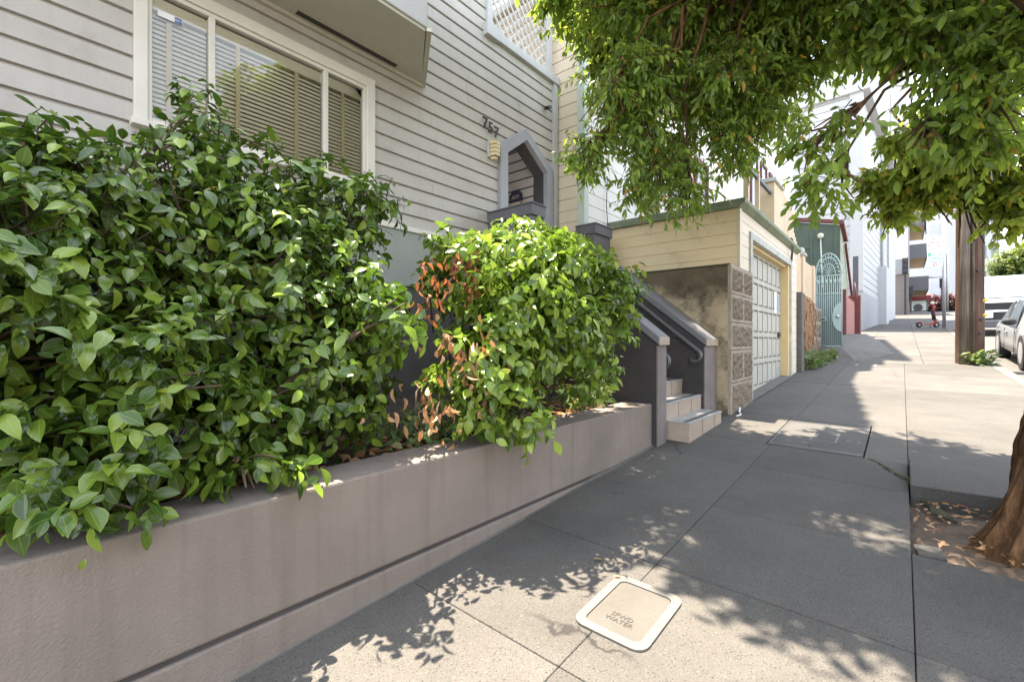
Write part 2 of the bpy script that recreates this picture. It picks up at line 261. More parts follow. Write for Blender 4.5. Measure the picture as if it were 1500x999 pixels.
# ------------------------------------------------------------------ builder
def origin_of(parent):
    o = Vector((0, 0, 0)); q = parent
    while q is not None: o += Vector(q.location); q = q.parent
    return o
class MB:
    def __init__(s, xf=None): s.v = []; s.f = []; s.sm = []; s.xf = xf
    def add(s, vs, fs, smooth=False):
        n = len(s.v)
        for p in vs:
            p = Vector(p)
            if s.xf is not None: p = s.xf @ p
            s.v.append(p)
        for f in fs: s.f.append([n+i for i in f]); s.sm.append(smooth)
    def box(s, x0, x1, y0, y1, z0, z1):
        if x0 > x1: x0, x1 = x1, x0
        if y0 > y1: y0, y1 = y1, y0
        if z0 > z1: z0, z1 = z1, z0
        vs = [(x, y, z) for z in (z0, z1) for y in (y0, y1) for x in (x0, x1)]
        s.add(vs, [(0, 2, 3, 1), (4, 5, 7, 6), (0, 1, 5, 4), (2, 6, 7, 3), (0, 4, 6, 2), (1, 3, 7, 5)])
    def prism(s, poly, axis, a, b):
        def pt(u, w, t):
            return {'x': (t, u, w), 'y': (u, t, w), 'z': (u, w, t)}[axis]
        n = len(poly)
        vs = [pt(u, w, a) for u, w in poly]+[pt(u, w, b) for u, w in poly]
        s.add(vs, [list(range(n))[::-1], list(range(n, 2*n))]+[(i, (i+1) % n, n+(i+1) % n, n+i) for i in range(n)])
    def obox(s, c, ux, uy, uz):
        c, ux, uy, uz = map(Vector, (c, ux, uy, uz))
        vs = [c+ux*i+uy*j+uz*k for k in (-1, 1) for j in (-1, 1) for i in (-1, 1)]
        s.add(vs, [(0, 2, 3, 1), (4, 5, 7, 6), (0, 1, 5, 4), (2, 6, 7, 3), (0, 4, 6, 2), (1, 3, 7, 5)])
    def bar(s, a, b, w, t, up=(0, 0, 1)):
        a, b = Vector(a), Vector(b); d = (b-a); l = d.length/2; d.normalize(); u = Vector(up)
        sd = d.cross(u)
        if sd.length < 1e-4: sd = d.cross(Vector((1, 0, 0)))
        sd.normalize(); u = sd.cross(d)
        s.obox((a+b)/2, d*l, sd*w/2, u*t/2)
    def tube(s, pts, r, n=8, cap=True, smooth=True):
        pts = [Vector(p) for p in pts]; m = len(pts)
        rs = r if isinstance(r, (list, tuple)) else [r]*m
        vs = []; prev = None
        for i, p in enumerate(pts):
            d = (pts[min(i+1, m-1)]-pts[max(i-1, 0)])
            if d.length < 1e-9: d = Vector((0, 0, 1))
            d.normalize()
            if prev is None:
                a = d.cross(Vector((0, 0, 1)))
                if a.length < .05: a = d.cross(Vector((1, 0, 0)))
            else: a = prev - d*prev.dot(d)
            a.normalize(); prev = a; b = d.cross(a)
            for k in range(n):
                t = 2*math.pi*k/n; vs.append(p+(a*math.cos(t)+b*math.sin(t))*rs[i])
        fs = [(i*n+k, i*n+(k+1) % n, (i+1)*n+(k+1) % n, (i+1)*n+k) for i in range(m-1) for k in range(n)]
        s.add(vs, fs, smooth)
        if cap: s.add(vs[:n], [list(range(n))[::-1]]); s.add(vs[-n:], [list(range(n))])
    def ball(s, c, r, n=10, sc=(1, 1, 1)):
        vs = []; fs = []
        for i in range(n+1):
            th = math.pi*i/n
            for k in range(2*n):
                ph = math.pi*k/n
                vs.append((c[0]+r*sc[0]*math.sin(th)*math.cos(ph), c[1]+r*sc[1]*math.sin(th)*math.sin(ph), c[2]+r*sc[2]*math.cos(th)))
        for i in range(n):
            for k in range(2*n): fs.append((i*2*n+k, i*2*n+(k+1) % (2*n), (i+1)*2*n+(k+1) % (2*n), (i+1)*2*n+k))
        s.add(vs, fs, True)
    def text(s, txt, size, mtx, depth=.004, align='CENTER'):
        cu = bpy.data.curves.new('lettering', 'FONT'); cu.body = txt; cu.size = size; cu.extrude = depth; cu.align_x = align; cu.resolution_u = 2
        o = bpy.data.objects.new('lettering', cu); col.objects.link(o)
        bpy.context.view_layer.update()
        me = bpy.data.meshes.new_from_object(o.evaluated_get(bpy.context.evaluated_depsgraph_get()))
        s.add([mtx @ v.co for v in me.vertices], [list(p.vertices) for p in me.polygons])
        bpy.data.objects.remove(o); bpy.data.curves.remove(cu); bpy.data.meshes.remove(me)
    def build(s, name, m, parent=None, bevel=0, seg=2, recalc=True, loc=None):
        off = origin_of(parent) if parent else (Vector(loc) if loc else Vector((0, 0, 0)))
        me = bpy.data.meshes.new(name); me.from_pydata([v-off for v in s.v], [], s.f)
        me.polygons.foreach_set('use_smooth', s.sm)
        if recalc:
            bm = bmesh.new(); bm.from_mesh(me)
            bmesh.ops.remove_doubles(bm, verts=bm.verts, dist=1e-5) if any(s.sm) else None
            bmesh.ops.recalc_face_normals(bm, faces=bm.faces); bm.to_mesh(me); bm.free()
        me.materials.append(M[m] if isinstance(m, str) else m)
        o = bpy.data.objects.new(name, me); col.objects.link(o)
        if parent: o.parent = parent
        elif loc: o.location = loc
        if bevel:
            b = o.modifiers.new('edge', 'BEVEL'); b.width = bevel; b.segments = seg; b.limit_method = 'ANGLE'; b.angle_limit = R(40)
            b.harden_normals = False
        return o
def tag(o, label=None, cat=None, group=None, kind=None):
    if label: o['label'] = label
    if cat: o['category'] = cat
    if group: o['group'] = group
    if kind: o['kind'] = kind
    return o
def thing(name, label, cat, loc=(0, 0, 0), group=None):
    o = bpy.data.objects.new(name, None); o.location = loc; o.empty_display_size = .2; col.objects.link(o)
    return tag(o, label, cat, group)
def struct(o): o['kind'] = 'structure'; return o

# rows of cove siding between u0..u1 ; axis 'x' -> wall runs along x at y=plane facing out*y ; axis 'y' -> runs along y at x=plane
def siding(b, axis, plane, out, u0, u1, z0, z1, h, opening=None, cove=.022, cfrac=.20, lip=.006):
    z = z0
    while z < z1-1e-4:
        zt = min(z+h, z1); zm = (z+zt)/2
        iv = [(u0, u1)]
        if opening:
            for (a, c) in opening(zm):
                nv = []
                for (p, q) in iv:
                    if c <= p or a >= q: nv.append((p, q)); continue
                    if a > p: nv.append((p, a))
                    if c < q: nv.append((c, q))
                iv = nv
        zc = z+(zt-z)*(1-cfrac)
        for (p, q) in iv:
            prof = [(-cove, z+.001), (0, z+lip*.2), (0, zc), (-cove*.6, zc+(zt-zc)*.22), (-cove, zt)]
            vs = []
            for (o_, zz) in prof:
                for u in (p, q):
                    w = plane+out*o_
                    vs.append((u, w, zz) if axis == 'x' else (w, u, zz))
            b.add(vs, [(2*i, 2*i+1, 2*i+3, 2*i+2) for i in range(len(prof)-1)])
        z = zt

# ------------------------------------------------------------------ leaves
_st = [(.13, .27), (.32, .46), (.54, .50), (.76, .34), (.91, .13)]
_v = [[0, 0, 0]]; _u = [[.5, 0]]
for t_, w_ in _st:
    for sg, u_ in ((w_, 0), (0, .5), (-w_, 1)): _v.append([t_, sg, 0]); _u.append([u_, t_])
_v.append([1, 0, 0]); _u.append([.5, 1]); T_LEAF = np.array(_v, dtype=float); T_UV = np.array(_u, dtype=float)
T_F = [(0, 2, 1), (0, 3, 2)]
for i_ in range(len(_st)-1):
    k_ = 1+3*i_; T_F += [(k_, k_+1, k_+4, k_+3), (k_+1, k_+2, k_+5, k_+4)]
k_ = 1+3*(len(_st)-1); T_F += [(k_, k_+1, k_+3), (k_+1, k_+2, k_+3)]
S_LEAF = np.array([[0, 0, 0], [.25, .38, 0], [.25, 0, 0], [.25, -.38, 0], [.6, .42, 0], [.6, 0, 0], [.6, -.42, 0], [1.0, 0, 0]])
S_UV = np.array([[.5, 0], [0, .25], [.5, .25], [1, .25], [0, .6], [.5, .6], [1, .6], [.5, 1]])
S_F = [(0, 2, 1), (0, 3, 2), (1, 2, 5, 4), (2, 3, 6, 5), (4, 5, 7), (5, 6, 7)]
def leaves_mesh(name, m, parent, P, A, Nn, Ln, W, fold=.35, droop=.25, simple=False, recycle=None):
    P, A, Nn = map(np.asarray, (P, A, Nn)); n = len(P)
    A = A/np.maximum(np.linalg.norm(A, axis=1, keepdims=True), 1e-6)
    Nn = Nn - A*np.sum(A*Nn, axis=1, keepdims=True); Nn = Nn/np.maximum(np.linalg.norm(Nn, axis=1, keepdims=True), 1e-6)
    S = np.cross(Nn, A)
    T, U, F = (S_LEAF, S_UV, S_F) if simple else (T_LEAF, T_UV, T_F)
    k = len(T); Ln = np.broadcast_to(Ln, (n,)); W = np.broadcast_to(W, (n,))
    fo = fold*(.4+1.2*rng.random(n)); dr = droop*(rng.random(n)*1.6-.2); tw = (rng.random(n)-.5)*.5
    x = T[None, :, 0]*Ln[:, None]; y = T[None, :, 1]*W[:, None]
    z = np.abs(y)*fo[:, None] - dr[:, None]*(T[None, :, 0]**2)*Ln[:, None] + y*tw[:, None]*T[None, :, 0]
    V = P[:, None, :]+x[..., None]*A[:, None, :]+y[..., None]*S[:, None, :]+z[..., None]*Nn[:, None, :]
    off = np.array(origin_of(parent)) if parent else np.zeros(3)
    V = (V-off).reshape(-1, 3)
    fl = np.array([len(f) for f in F]); idx = np.concatenate([np.array(f) for f in F])
    loops = (idx[None, :]+(np.arange(n)*k)[:, None]).reshape(-1)
    tot = np.tile(fl, n); st = np.concatenate([[0], np.cumsum(tot)[:-1]])
    me = bpy.data.meshes.new(name)
    me.vertices.add(len(V)); me.vertices.foreach_set('co', V.astype(np.float32).ravel())
    me.loops.add(len(loops)); me.loops.foreach_set('vertex_index', loops.astype(np.int32))
    me.polygons.add(len(tot)); me.polygons.foreach_set('loop_start', st.astype(np.int32))
    me.polygons.foreach_set('use_smooth', np.ones(len(tot), dtype=bool))
    uv = me.uv_layers.new(name='UV'); uv.data.foreach_set('uv', np.tile(U[idx], (n, 1)).astype(np.float32).ravel())
    me.update(calc_edges=True); me.validate()
    me.materials.append(M[m]); o = bpy.data.objects.new(name, me); col.objects.link(o)
    if parent: o.parent = parent
    return o
def unit(v): return v/np.maximum(np.linalg.norm(v, axis=-1, keepdims=True), 1e-6)
def sample_blobs(blobs, n, shell=.45):
    B = np.array(blobs); w = (B[:, 3]**2*B[:, 4])**.8*B[:, 5]; w = w/w.sum()
    i = rng.choice(len(B), n, p=w); d = unit(rng.normal(size=(n, 3))); r = rng.random(n)**shell
    c = B[i, :3]; rad = np.stack([B[i, 3], B[i, 3], B[i, 4]], 1)
    return c+d*rad*r[:, None], d, r
def sprays(blobs, n, per, tl, keep=None, up=.25, outw=.8, hang=0., shell=.45, rand=.55):
    """twigs (base, dir, length) filling the blobs"""
    p, d, r = sample_blobs(blobs, n, shell)
    t = unit(d*outw+np.array([0, 0, up-hang])+rng.normal(size=(n, 3))*rand)
    if keep is not None:
        k = keep(p); p, d, t = p[k], d[k], t[k]
    return p, t, d, tl*(.6+.8*rng.random(len(p)))
def twig_leaves(p, t, d, L, per, axis_mix=(.55, .75, .3), nup=.9, nout=.5, nrand=.35, start=.15):
    P = []; A = []; Nn = []
    n = len(p); up = np.array([0, 0, 1.0])
    a = np.cross(t, up); a = np.where(np.linalg.norm(a, axis=1, keepdims=True) < .1, np.array([1., 0, 0]), a); a = unit(a); b = np.cross(t, a)
    ph0 = rng.random(n)*6.28
    for j in range(per):
        f = start+(1-start)*(j+rng.random(n)*.6)/per
        ph = ph0+j*2.4+rng.normal(size=n)*.3
        rad = a*np.cos(ph)[:, None]+b*np.sin(ph)[:, None]
        sag = -.25*(f**2)*L
        pos = p+t*(f*L)[:, None]; pos[:, 2] += sag
        ax = t*axis_mix[0]*(.5+f[:, None])+rad*axis_mix[1]+np.array([0, 0, -axis_mix[2]])+rng.normal(size=(n, 3))*.18
        nn = up*nup+d*nout+rng.normal(size=(n, 3))*nrand
        P.append(pos); A.append(ax); Nn.append(nn)
    return np.concatenate(P), np.concatenate(A), np.concatenate(Nn)
def twig_tubes(b, p, t, L, r=.004, n=3):
    for i in range(len(p)):
        a = Vector(p[i]); q = Vector(t[i]); l = L[i]
        b.tube([a-q*l*.3, a+q*l*.4+Vector((0, 0, -.04*l)), a+q*l+Vector((0, 0, -.25*l))], [r*1.3, r, r*.5], n, cap=False)

# ================================================================== SETTING
# sidewalk slabs (real gaps between flags)
XJ = [-6, -4.9, -3.8, -2.7, -1.6, -.5, .5, 1.5, 2.45, 3.43, 4.53, 5.36, 6.87, 8.0, 9.15, 10.3, 11.45, 12.6, 13.75, 14.9]
KERB_Y = -1.75
def slab(b, x0, x1, y0, y1, raise_=0, gap=.0020, th=.17, tilt=0):
    x0 += gap; x1 -= gap; y0 += gap; y1 -= gap
    nx = max(1, int((x1-x0)/2.5))
    for i in range(nx):
        a = x0+(x1-x0)*i/nx; c = x0+(x1-x0)*(i+1)/nx
        ra = raise_; vs = []
        for (x, y) in ((a, y0), (c, y0), (c, y1), (a, y1)): vs.append((x, y, g(x, y)-th))
        for (x, y) in ((a, y0), (c, y0), (c, y1), (a, y1)): vs.append((x, y, g(x, y)+ra+tilt*(y1-y)))
        b.add(vs, [(4, 5, 6, 7), (0, 1, 5, 4), (1, 2, 6, 5), (2, 3, 7, 6), (3, 0, 4, 7)])
b = MB()
for i in range(len(XJ)-1):
    x0, x1 = XJ[i], XJ[i+1]
    dz = (rng.random()-.5)*.006
    if abs(x0-5.36) < .01:      # the flag that holds the vault
        slab(b, x0, x1, 1.09, 1.99, .0, tilt=0); slab(b, x0, x1, -.04, .27)
    else:
        slab(b, x0, x1, 1.04, 1.99, dz); slab(b, x0, x1, -.04, 1.04, dz*.5)
    if x1 <= 3.44 or x0 >= 4.5:
        if abs(x0-4.53) < .01: continue
        slab(b, x0, x1, KERB_Y+.2, -.04, 0)
walk = struct(b.build('sidewalk', 'walk', bevel=.003, seg=1)); walk['label'] = 'grey concrete sidewalk flags climbing past the houses'; walk['category'] = 'sidewalk'
b = MB(); slab(b, 4.56, 5.36, KERB_Y+.2, -.045, .055, tilt=.03)
tag(b.build('sidewalk_slab', 'walk', bevel=.008, seg=2), 'concrete slab heaved up by roots above the tree pit', 'slab', kind='structure')
# upper sidewalk further up
b = MB()
xs = [14.9+1.2*i for i in range(61)]
for i in range(60):
    x0, x1 = xs[i], xs[i+1]
    for (y0, y1) in ((KERB_Y+.2-.035*(max(0, x0-18))*.35, -.4), (-.4, .9), (.9, 2.3)):
        slab(b, x0, x1, y0, y1, gap=.005)
struct(tag(b.build('upper_sidewalk', 'walk'), 'pale sidewalk continuing up the hill past the utility pole', 'sidewalk'))
# dirt bed under the flags
b = MB()
xx = [-8, 0, 5, 10, 15, 17, 22, 30, 45, 60, 75, 87, 88]
vs = []; fs = []
for x in xx: vs += [(x, KERB_Y+.05-.012*max(0, x-18), zp(x)-.06-.12), (x, 3.2, zp(x)-.115)]
for i in range(len(xx)-1): fs.append((2*i, 2*i+2, 2*i+3, 2*i+1))
b.add(vs, fs); struct(b.build('joint_bed', 'joint')); 
# kerb and road
b = MB()
xk = [-10+1.5*i for i in range(66)]
def kerb_y(x): return KERB_Y-.0123*max(0, x-18)
for i in range(len(xk)-1):
    x0, x1 = xk[i]+.004, xk[i+1]-.004
    if x0 > 86: break
    y0, y1 = kerb_y(x0), kerb_y(x1)
    vs = [(x0, y0, g(x0, y0)-.2), (x1, y1, g(x1, y1)-.2), (x1, y1+.19, g(x1, y1)-.2), (x0, y0+.19, g(x0, y0)-.2),
          (x0, y0, g(x0, y0)), (x1, y1, g(x1, y1)), (x1, y1+.19, g(x1, y1)), (x0, y0+.19, g(x0, y0))]
    b.add(vs, [(4, 5, 6, 7), (0, 1, 5, 4), (1, 2, 6, 5), (2, 3, 7, 6), (3, 0, 4, 7)])
struct(b.build('kerb', 'kerb', bevel=.02))
def strip(name, m, xs, yf0, yf1, dz, loc=None):
    b = MB(); vs = []
    for x in xs: vs += [(x, yf0(x), zp(x)+dz), (x, yf1(x), zp(x)+dz)]
    b.add(vs, [(2*i, 2*i+2, 2*i+3, 2*i+1) for i in range(len(xs)-1)]); return struct(b.build(name, m))
xr = [-40, -20, 0, 5, 10, 14, 15, 15.7, 16.4, 17, 22, 30, 40, 55, 70, 80, 87]
strip('road', 'asphalt', xr, lambda x: kerb_y(x)-10.5, lambda x: kerb_y(x)+.02, -.215)
strip('far_sidewalk', 'far_walk', xr, lambda x: kerb_y(x)-14.5, lambda x: kerb_y(x)-10.5, -.07)
strip('cross_street', 'far_walk', [86.9, 88, 100, 118], lambda x: -60, lambda x: 60, -.02)
b = MB(); vs = []
xg = [-200, -40, 0, 15, 17, 50, 87, 118, 200, 900]
for x in xg: vs += [(x, -600, zp(x)-.6), (x, 600, zp(x)-.6)]
b.add(vs, [(2*i, 2*i+2, 2*i+3, 2*i+1) for i in range(len(xg)-1)]); struct(b.build('ground', 'hill'))
# tree pit soil with leaf litter
b = MB(); n = 26; vs = []; fs = []
for i in range(n+1):
    for j in range(n+1):
        x = 3.43+(4.58-3.43)*i/n; y = -1.6+(1.565)*j/n
        e = min(i, n-i, j, n-j)/n
        vs.append((x, y, g(x, y)-.095+.06*min(1, e*5)*math.exp(-((x-3.95)**2+(y+.6)**2)*3)+rng.normal()*.006))
for i in range(n):
    for j in range(n): fs.append((i*(n+1)+j, (i+1)*(n+1)+j, (i+1)*(n+1)+j+1, i*(n+1)+j+1))
b.add(vs, fs, True); struct(b.build('tree_pit_soil', 'pit'))
n = 300; P = np.stack([3.45+1.1*rng.random(n), -1.3+1.25*rng.random(n), np.zeros(n)], 1); P[:, 2] = [g(x, y)-.03+.04*math.exp(-((x-3.95)**2+(y+.6)**2)*3) for x, y, _ in P]
tag(leaves_mesh('leaf_litter', 'leaf_dead', None, P, np.c_[rng.normal(size=(n, 2)), rng.normal(size=n)*.15], np.c_[rng.normal(size=(n, 2))*.35, np.ones(n)], .028+.035*rng.random(n), .014+.01*rng.random(n)), 'dry brown leaves scattered in the tree pit', 'leaf litter', kind='stuff')
# a small broken paver at the near edge of the pit and mossy root along the crack
b = MB(); b.obox((3.54, -.12, g(3.54, -.12)-.022), (.075, .012, .004), (-.014, .06, 0), (0, 0, .018))
tag(b.build('loose_paver', 'walk', bevel=.008), 'small grey paver lying loose in the corner of the tree pit', 'paver')
b = MB()
cr = [(5.40, .30), (5.28, .17), (5.12, .10), (4.98, .03), (4.88, -.04), (4.78, -.09), (4.66, -.11), (4.55, -.13), (4.42, -.17), (4.30, -.22)]
pts = []; rad = []
for i in range(len(cr)-1):
    for k in range(6):
        f = k/6; x = cr[i][0]+(cr[i+1][0]-cr[i][0])*f; y = cr[i][1]+(cr[i+1][1]-cr[i][1])*f
        pts.append((x+rng.normal()*.007, y+rng.normal()*.010, g(x, y)+(-.004 if x > 4.6 else -.04)+rng.normal()*.006))
        rad.append((.005+.018*math.sin(math.pi*min(1, (i+f)/9*1.1))**1.2)*(.7+.6*rng.random()))
b.tube(pts, rad, 8)
for q in range(5):
    x0 = 4.5-.05*q; b.tube([(x0, -.15, g(x0, -.15)-.03), (x0-.06, -.20-.02*q, g(x0, -.2)-.05), (x0-.11+.03*q, -.27, g(x0, -.27)-.09)], [.012, .009, .004], 6)
tag(b.build('tree_root', 'moss', None), 'mossy root lifting the slab along a crack', 'root')
# dark crack and heaved lip beside the root
# house lot ground behind the walls
b = MB(); b.box(-9, 6.6, 2.05, 16, -.6, .40); struct(b.build('lot_ground', 'soil'))

# ------------------------------------------------------------------ meter box, vault, second box
def gm(x, y): return g(x, y)
def plate(b, poly, z0=-.02, z1=.006):
    n = len(poly)
    vs = [(x, y, g(x, y)+z0) for x, y in poly]+[(x, y, g(x, y)+z1) for x, y in poly]
    b.add(vs, [list(range(n))[::-1], list(range(n, 2*n))]+[(i, (i+1) % n, n+(i+1) % n, n+i) for i in range(n)])
def rrect(cx, cy, hx, hy, r, n=5, rot=0):
    out = []
    for (sx, sy, a0) in ((1, 1, 0), (-1, 1, 90), (-1, -1, 180), (1, -1, 270)):
        for k in range(n+1):
            a = R(a0+90*k/n); out.append((sx*(hx-r)+r*math.cos(a), sy*(hy-r)+r*math.sin(a)))
    c, s = math.cos(rot), math.sin(rot)
    return [(cx+x*c-y*s, cy+x*s+y*c) for x, y in out]
def ring(b, o, i, z0=-.02, z1=.01):
    n = len(o)
    vs = [(x, y, g(x, y)+z1) for x, y in o]+[(x, y, g(x, y)+z1) for x, y in i]+[(x, y, g(x, y)+z0) for x, y in o]+[(x, y, g(x, y)+z0) for x, y in i]
    fs = []
    for k in range(n):
        q = (k+1) % n
        fs += [(k, q, n+q, n+k), (k, q, 2*n+q, 2*n+k), (n+k, n+q, 3*n+q, 3*n+k)]
    b.add(vs, fs)
t = thing('meter_box', 'white rimmed water meter box set in the sunlit sidewalk', 'meter box', (1.99, .975, g(1.99, .975)))
b = MB(); ring(b, rrect(1.99, .975, .235, .175, .06), rrect(1.99, .975, .192, .135, .035), -.02, .009); b.build('rim', 'meter', t)
b = MB(); plate(b, rrect(1.99, .975, .189, .132, .033), -.03, .004); lid = b.build('lid', 'lid', t)
b = MB()
def gtext(b, txt, size, x, y, dz):
    # reads from an observer looking up the hill (+X); right of the text is -Y
    m = Matrix(((0, 1, 0, x), (-1, .0, 0, y), (-.015, .056, 1, g(x, y)+dz), (0, 0, 0, 1)))
    b.text(txt, size, m, .0005)
gtext(b, 'SFWD', .040, 1.905, .975, .0055); gtext(b, 'WATER', .040, 1.868, .975, .0055)
b.build('lettering', 'engrave', lid)
t = thing('utility_vault', 'large concrete vault cover with metal edge strips in the shaded sidewalk', 'vault cover', (6.1, .68, g(6.1, .68)))
b = MB(); plate(b, [(5.37, .28), (6.86, .28), (6.86, 1.08), (5.37, 1.08)], -.05, .001); lid = b.build('cover', 'vault', t)
b = MB()
for x in (5.395, 6.79): plate(b, [(x, .285), (x+.022, .285), (x+.022, 1.075), (x, 1.075)], -.02, .007); plate(b, [(x+.036, .285), (x+.05, .285), (x+.05, 1.075), (x+.036, 1.075)], -.02, .006)
plate(b, [(5.46, 1.058), (6.78, 1.058), (6.78, 1.072), (5.46, 1.072)], -.02, .005)
b.build('edge_strip', 'vault_m', t)
b = MB(); ring(b, [(5.78, .52), (6.25, .52), (6.25, .76), (5.78, .76)], [(5.80, .54), (6.23, .54), (6.23, .74), (5.80, .74)], -.01, .004); b.build('name_plate', 'vault_m', t)
b = MB(); ring(b, rrect(5.95, .385, .06, .06, .058, 6), rrect(5.95, .385, .045, .045, .044, 6), -.01, .004); b.build('access_ring', 'vault_m', t)
for (x, y) in ((5.52, .72), (6.62, .66)):
    b = MB(); plate(b, rrect(x, y, .022, .012, .01), -.01, .004); b.build('lift_hole', 'joint', t)
t = thing('meter_box', 'small white rimmed box cover in front of the iron gate', 'meter box', (14.0, .67, g(14, .67)))
b = MB(); ring(b, rrect(14.0, .67, .30, .21, .04), rrect(14.0, .67, .24, .15, .03), -.02, .01); b.build('rim', 'meter', t)
b = MB(); plate(b, rrect(14.0, .67, .238, .148, .03), -.02, .004); b.build('lid', 'vault', t)

# ================================================================== PLANTER + STAIRS OF THE NEAR HOUSE
PW0, PW1 = 2.0, 2.30
t = thing('planter_wall', 'low mauve stucco planter wall along the sidewalk', 'planter wall', (1.5, 2.0, .08))
b = MB()
top = lambda x: .70 - .012*(x-2.2) if False else .705
# front face profile: lower plinth, groove, upper wall; the groove is level while the walk climbs to meet it
gz = .205
def pw(b, x0, x1, z0a, z0b, z1, y0=PW0, y1=PW1):
    vs = [(x0, y0, z0a), (x1, y0, z0b), (x1, y1, z0b), (x0, y1, z0a), (x0, y0, z1), (x1, y0, z1), (x1, y1, z1), (x0, y1, z1)]
    b.add(vs, [(0, 3, 2, 1), (4, 5, 6, 7), (0, 1, 5, 4), (1, 2, 6, 5), (2, 3, 7, 6), (3, 0, 4, 7)])
pw(b, -5, 4.60, gz+.012, gz+.012, .705)
up = b.build('wall', 'planter', t, bevel=.012)
b = MB(); pw(b, -5, 4.60, -.6, -.1, gz-.010, PW0-.004); b.build('footing', 'planter', t, bevel=.008)
b = MB(); pw(b, -5, 4.60, gz-.03, gz-.03, gz+.03, PW0+.014); b.build('groove', 'planter_dark', t)
b = MB(); b.add([(-5, PW0-.035, -.32), (4.6, PW0-.03, g(4.6, 2)+.004), (4.6, PW0+.01, g(4.6, 2)+.02), (-5, PW0+.01, -.29)], [(0, 1, 2, 3)]); b.build('base_grout', 'concrete', t)
# planter soil
b = MB(); n = 40; vs = []; fs = []
for i in range(n+1):
    for j in range(11):
        x = -5+9.6*i/n; y = PW1-.02+(4.42-PW1)*j/10
        vs.append((x, y, .63+.10*j/10+rng.normal()*.012))
for i in range(n):
    for j in range(10): fs.append((i*11+j, (i+1)*11+j, (i+1)*11+j+1, i*11+j+1))
b.add(vs, fs, True); struct(b.build('planter_soil', 'soil'))
n = 900; P = np.stack([-1+5.5*rng.random(n), 2.32+.6*rng.random(n)**1.5, np.zeros(n)], 1); P[:, 2] = .65+.10*(P[:, 1]-2.3)/2.1+.02*rng.random(n)
tag(leaves_mesh('fallen_leaves', 'leaf_dead', None, P, np.c_[rng.normal(size=(n, 2)), rng.normal(size=n)*.2], np.c_[rng.normal(size=(n, 2))*.4, np.ones(n)], .06+.04*rng.random(n), .03+.02*rng.random(n)), 'brown fallen leaves on the planter soil', 'fallen leaves', kind='stuff')

# stairs
t = thing('entry_stairs', 'tiled entry stairs between dark stucco cheek walls', 'stairs', (5.4, 2.0, .3))
ZT = [.487]+[.487+.187*k for k in range(1, 10)]
for k in range(10):
    y0 = 1.73+.245*k; x0 = 4.94 if k == 0 else 4.86; x1 = 6.07
    zb = g(5.4, y0)-.15 if k == 0 else ZT[k-1]-.02
    b = MB(); b.box(x0, x1, y0, y0+.40 if k == 0 else y0+.30, zb, ZT[k]-.018); s = b.build('step', 'tile', t, bevel=.004)
    b = MB(); b.box(x0-.006, x1, y0-.008, y0+.30, ZT[k]-.017, ZT[k]); b.build('tread', 'tread', s, bevel=.004)
    b = MB(); b.box(x0+.01, x1-.01, y0+.03, y0+.075, ZT[k]-.004, ZT[k]+.003); b.build('nosing_strip', 'nosing', s)
    for u_ in (.42, .84):
        b = MB(); b.box(x0+u_, x0+u_+.004, y0-.002, y0+.02, zb+.02, ZT[k]-.018); b.build('grout_line', 'joint', s)
b = MB(); b.box(4.86, 6.07, 4.15, 4.60, 1.9, ZT[9]); b.build('landing', 'tread', t)
SLP = .80
def cheek(x0, x1, y0, zf, ypier, zp_top, ztop_join, name, yend=4.38):
    # sloped side wall polygon in (y,z)
    ys = y0+(ypier-y0); zs = zf+SLP*(ypier-y0)
    b = MB(); b.prism([(y0+.02, -.1), (yend, -.1), (yend, zs), (ypier, zs), (y0+.02, zf)], 'x', x0+.006, x1-.006); c = b.build('cheek_wall', 'cheek', t, bevel=.008)
    b = MB(); b.box(x0, x1, y0, y0+.019, -.05, zf-.09); b.build('end_face', 'cheek_face', c, bevel=.004)
    # cap
    w = .02; th = .085
    b = MB(); b.prism([(y0-.02, zf-.09), (y0-.02, zf+.0), (ypier, zs+.016), (ypier, zs-.09)], 'x', x0-w, x1+w); b.build('sloped_cap', 'cap', c, bevel=.006)
    b = MB(); b.prism([(y0-.028, zf-.088), (y0-.028, zf-.004), (y0-.021, zf-.004), (y0-.021, zf-.088)], 'x', x0-w+.004, x1+w-.004); b.build('cap_end', 'tile', c)
    b = MB(); b.box(x0-.01, x1+.01, ypier, yend, zs-.3, zp_top-.16); b.build('pier', 'pier', c, bevel=.006)
    b = MB(); b.box(x0-.03, x1+.03, ypier-.03, yend, zp_top-.16, zp_top-.02); b.box(x0-.045, x1+.045, ypier-.045, yend, zp_top-.02, zp_top); b.build('pier_cap', 'pier', c, bevel=.005)
    return c
cheek(4.61, 4.84, 1.94, 1.41, 3.62, 3.15, 2.7, 'l')
cheek(6.08, 6.55, 1.93, 1.39, 3.55, 3.16, 2.7, 'r', 3.88)
# handrails
def rail(x, y0, z0, y1, z1, side):
    r = .024; pts = []
    # hooked lower return
    rr = .075
    for a in range(-190, 36, 15):
        pts.append(None)
    pts = []
    d = Vector((0, y1-y0, z1-z0)).normalized(); nrm = Vector((0, d.z, -d.y))  # below the rail
    c = Vector((x, y0, z0))+nrm*rr
    for a in range(180, -1, -15):
        q = c - nrm*rr*math.cos(R(a))*(-1)*-1 if False else c + (nrm*math.cos(R(180-a))*1 + (-d)*math.sin(R(180-a)))*rr
        pts.append(q)
    pts = [c+nrm*rr+Vector((side*.05, .03, 0)), c+nrm*rr+Vector((side*.02, .012, 0))]+[c+(nrm*math.cos(R(a))-d*math.sin(R(a)))*rr for a in range(0, 181, 15)]
    pts.append(Vector((x, y1, z1))); pts.append(Vector((x, y1+.3, z1)))
    b = MB(); b.tube(pts, r, 10); return b
b = rail(5.985, 1.98, 1.235, 3.5, 1.235+SLP*1.52, 1); hr = b.build('handrail', 'rail', None)
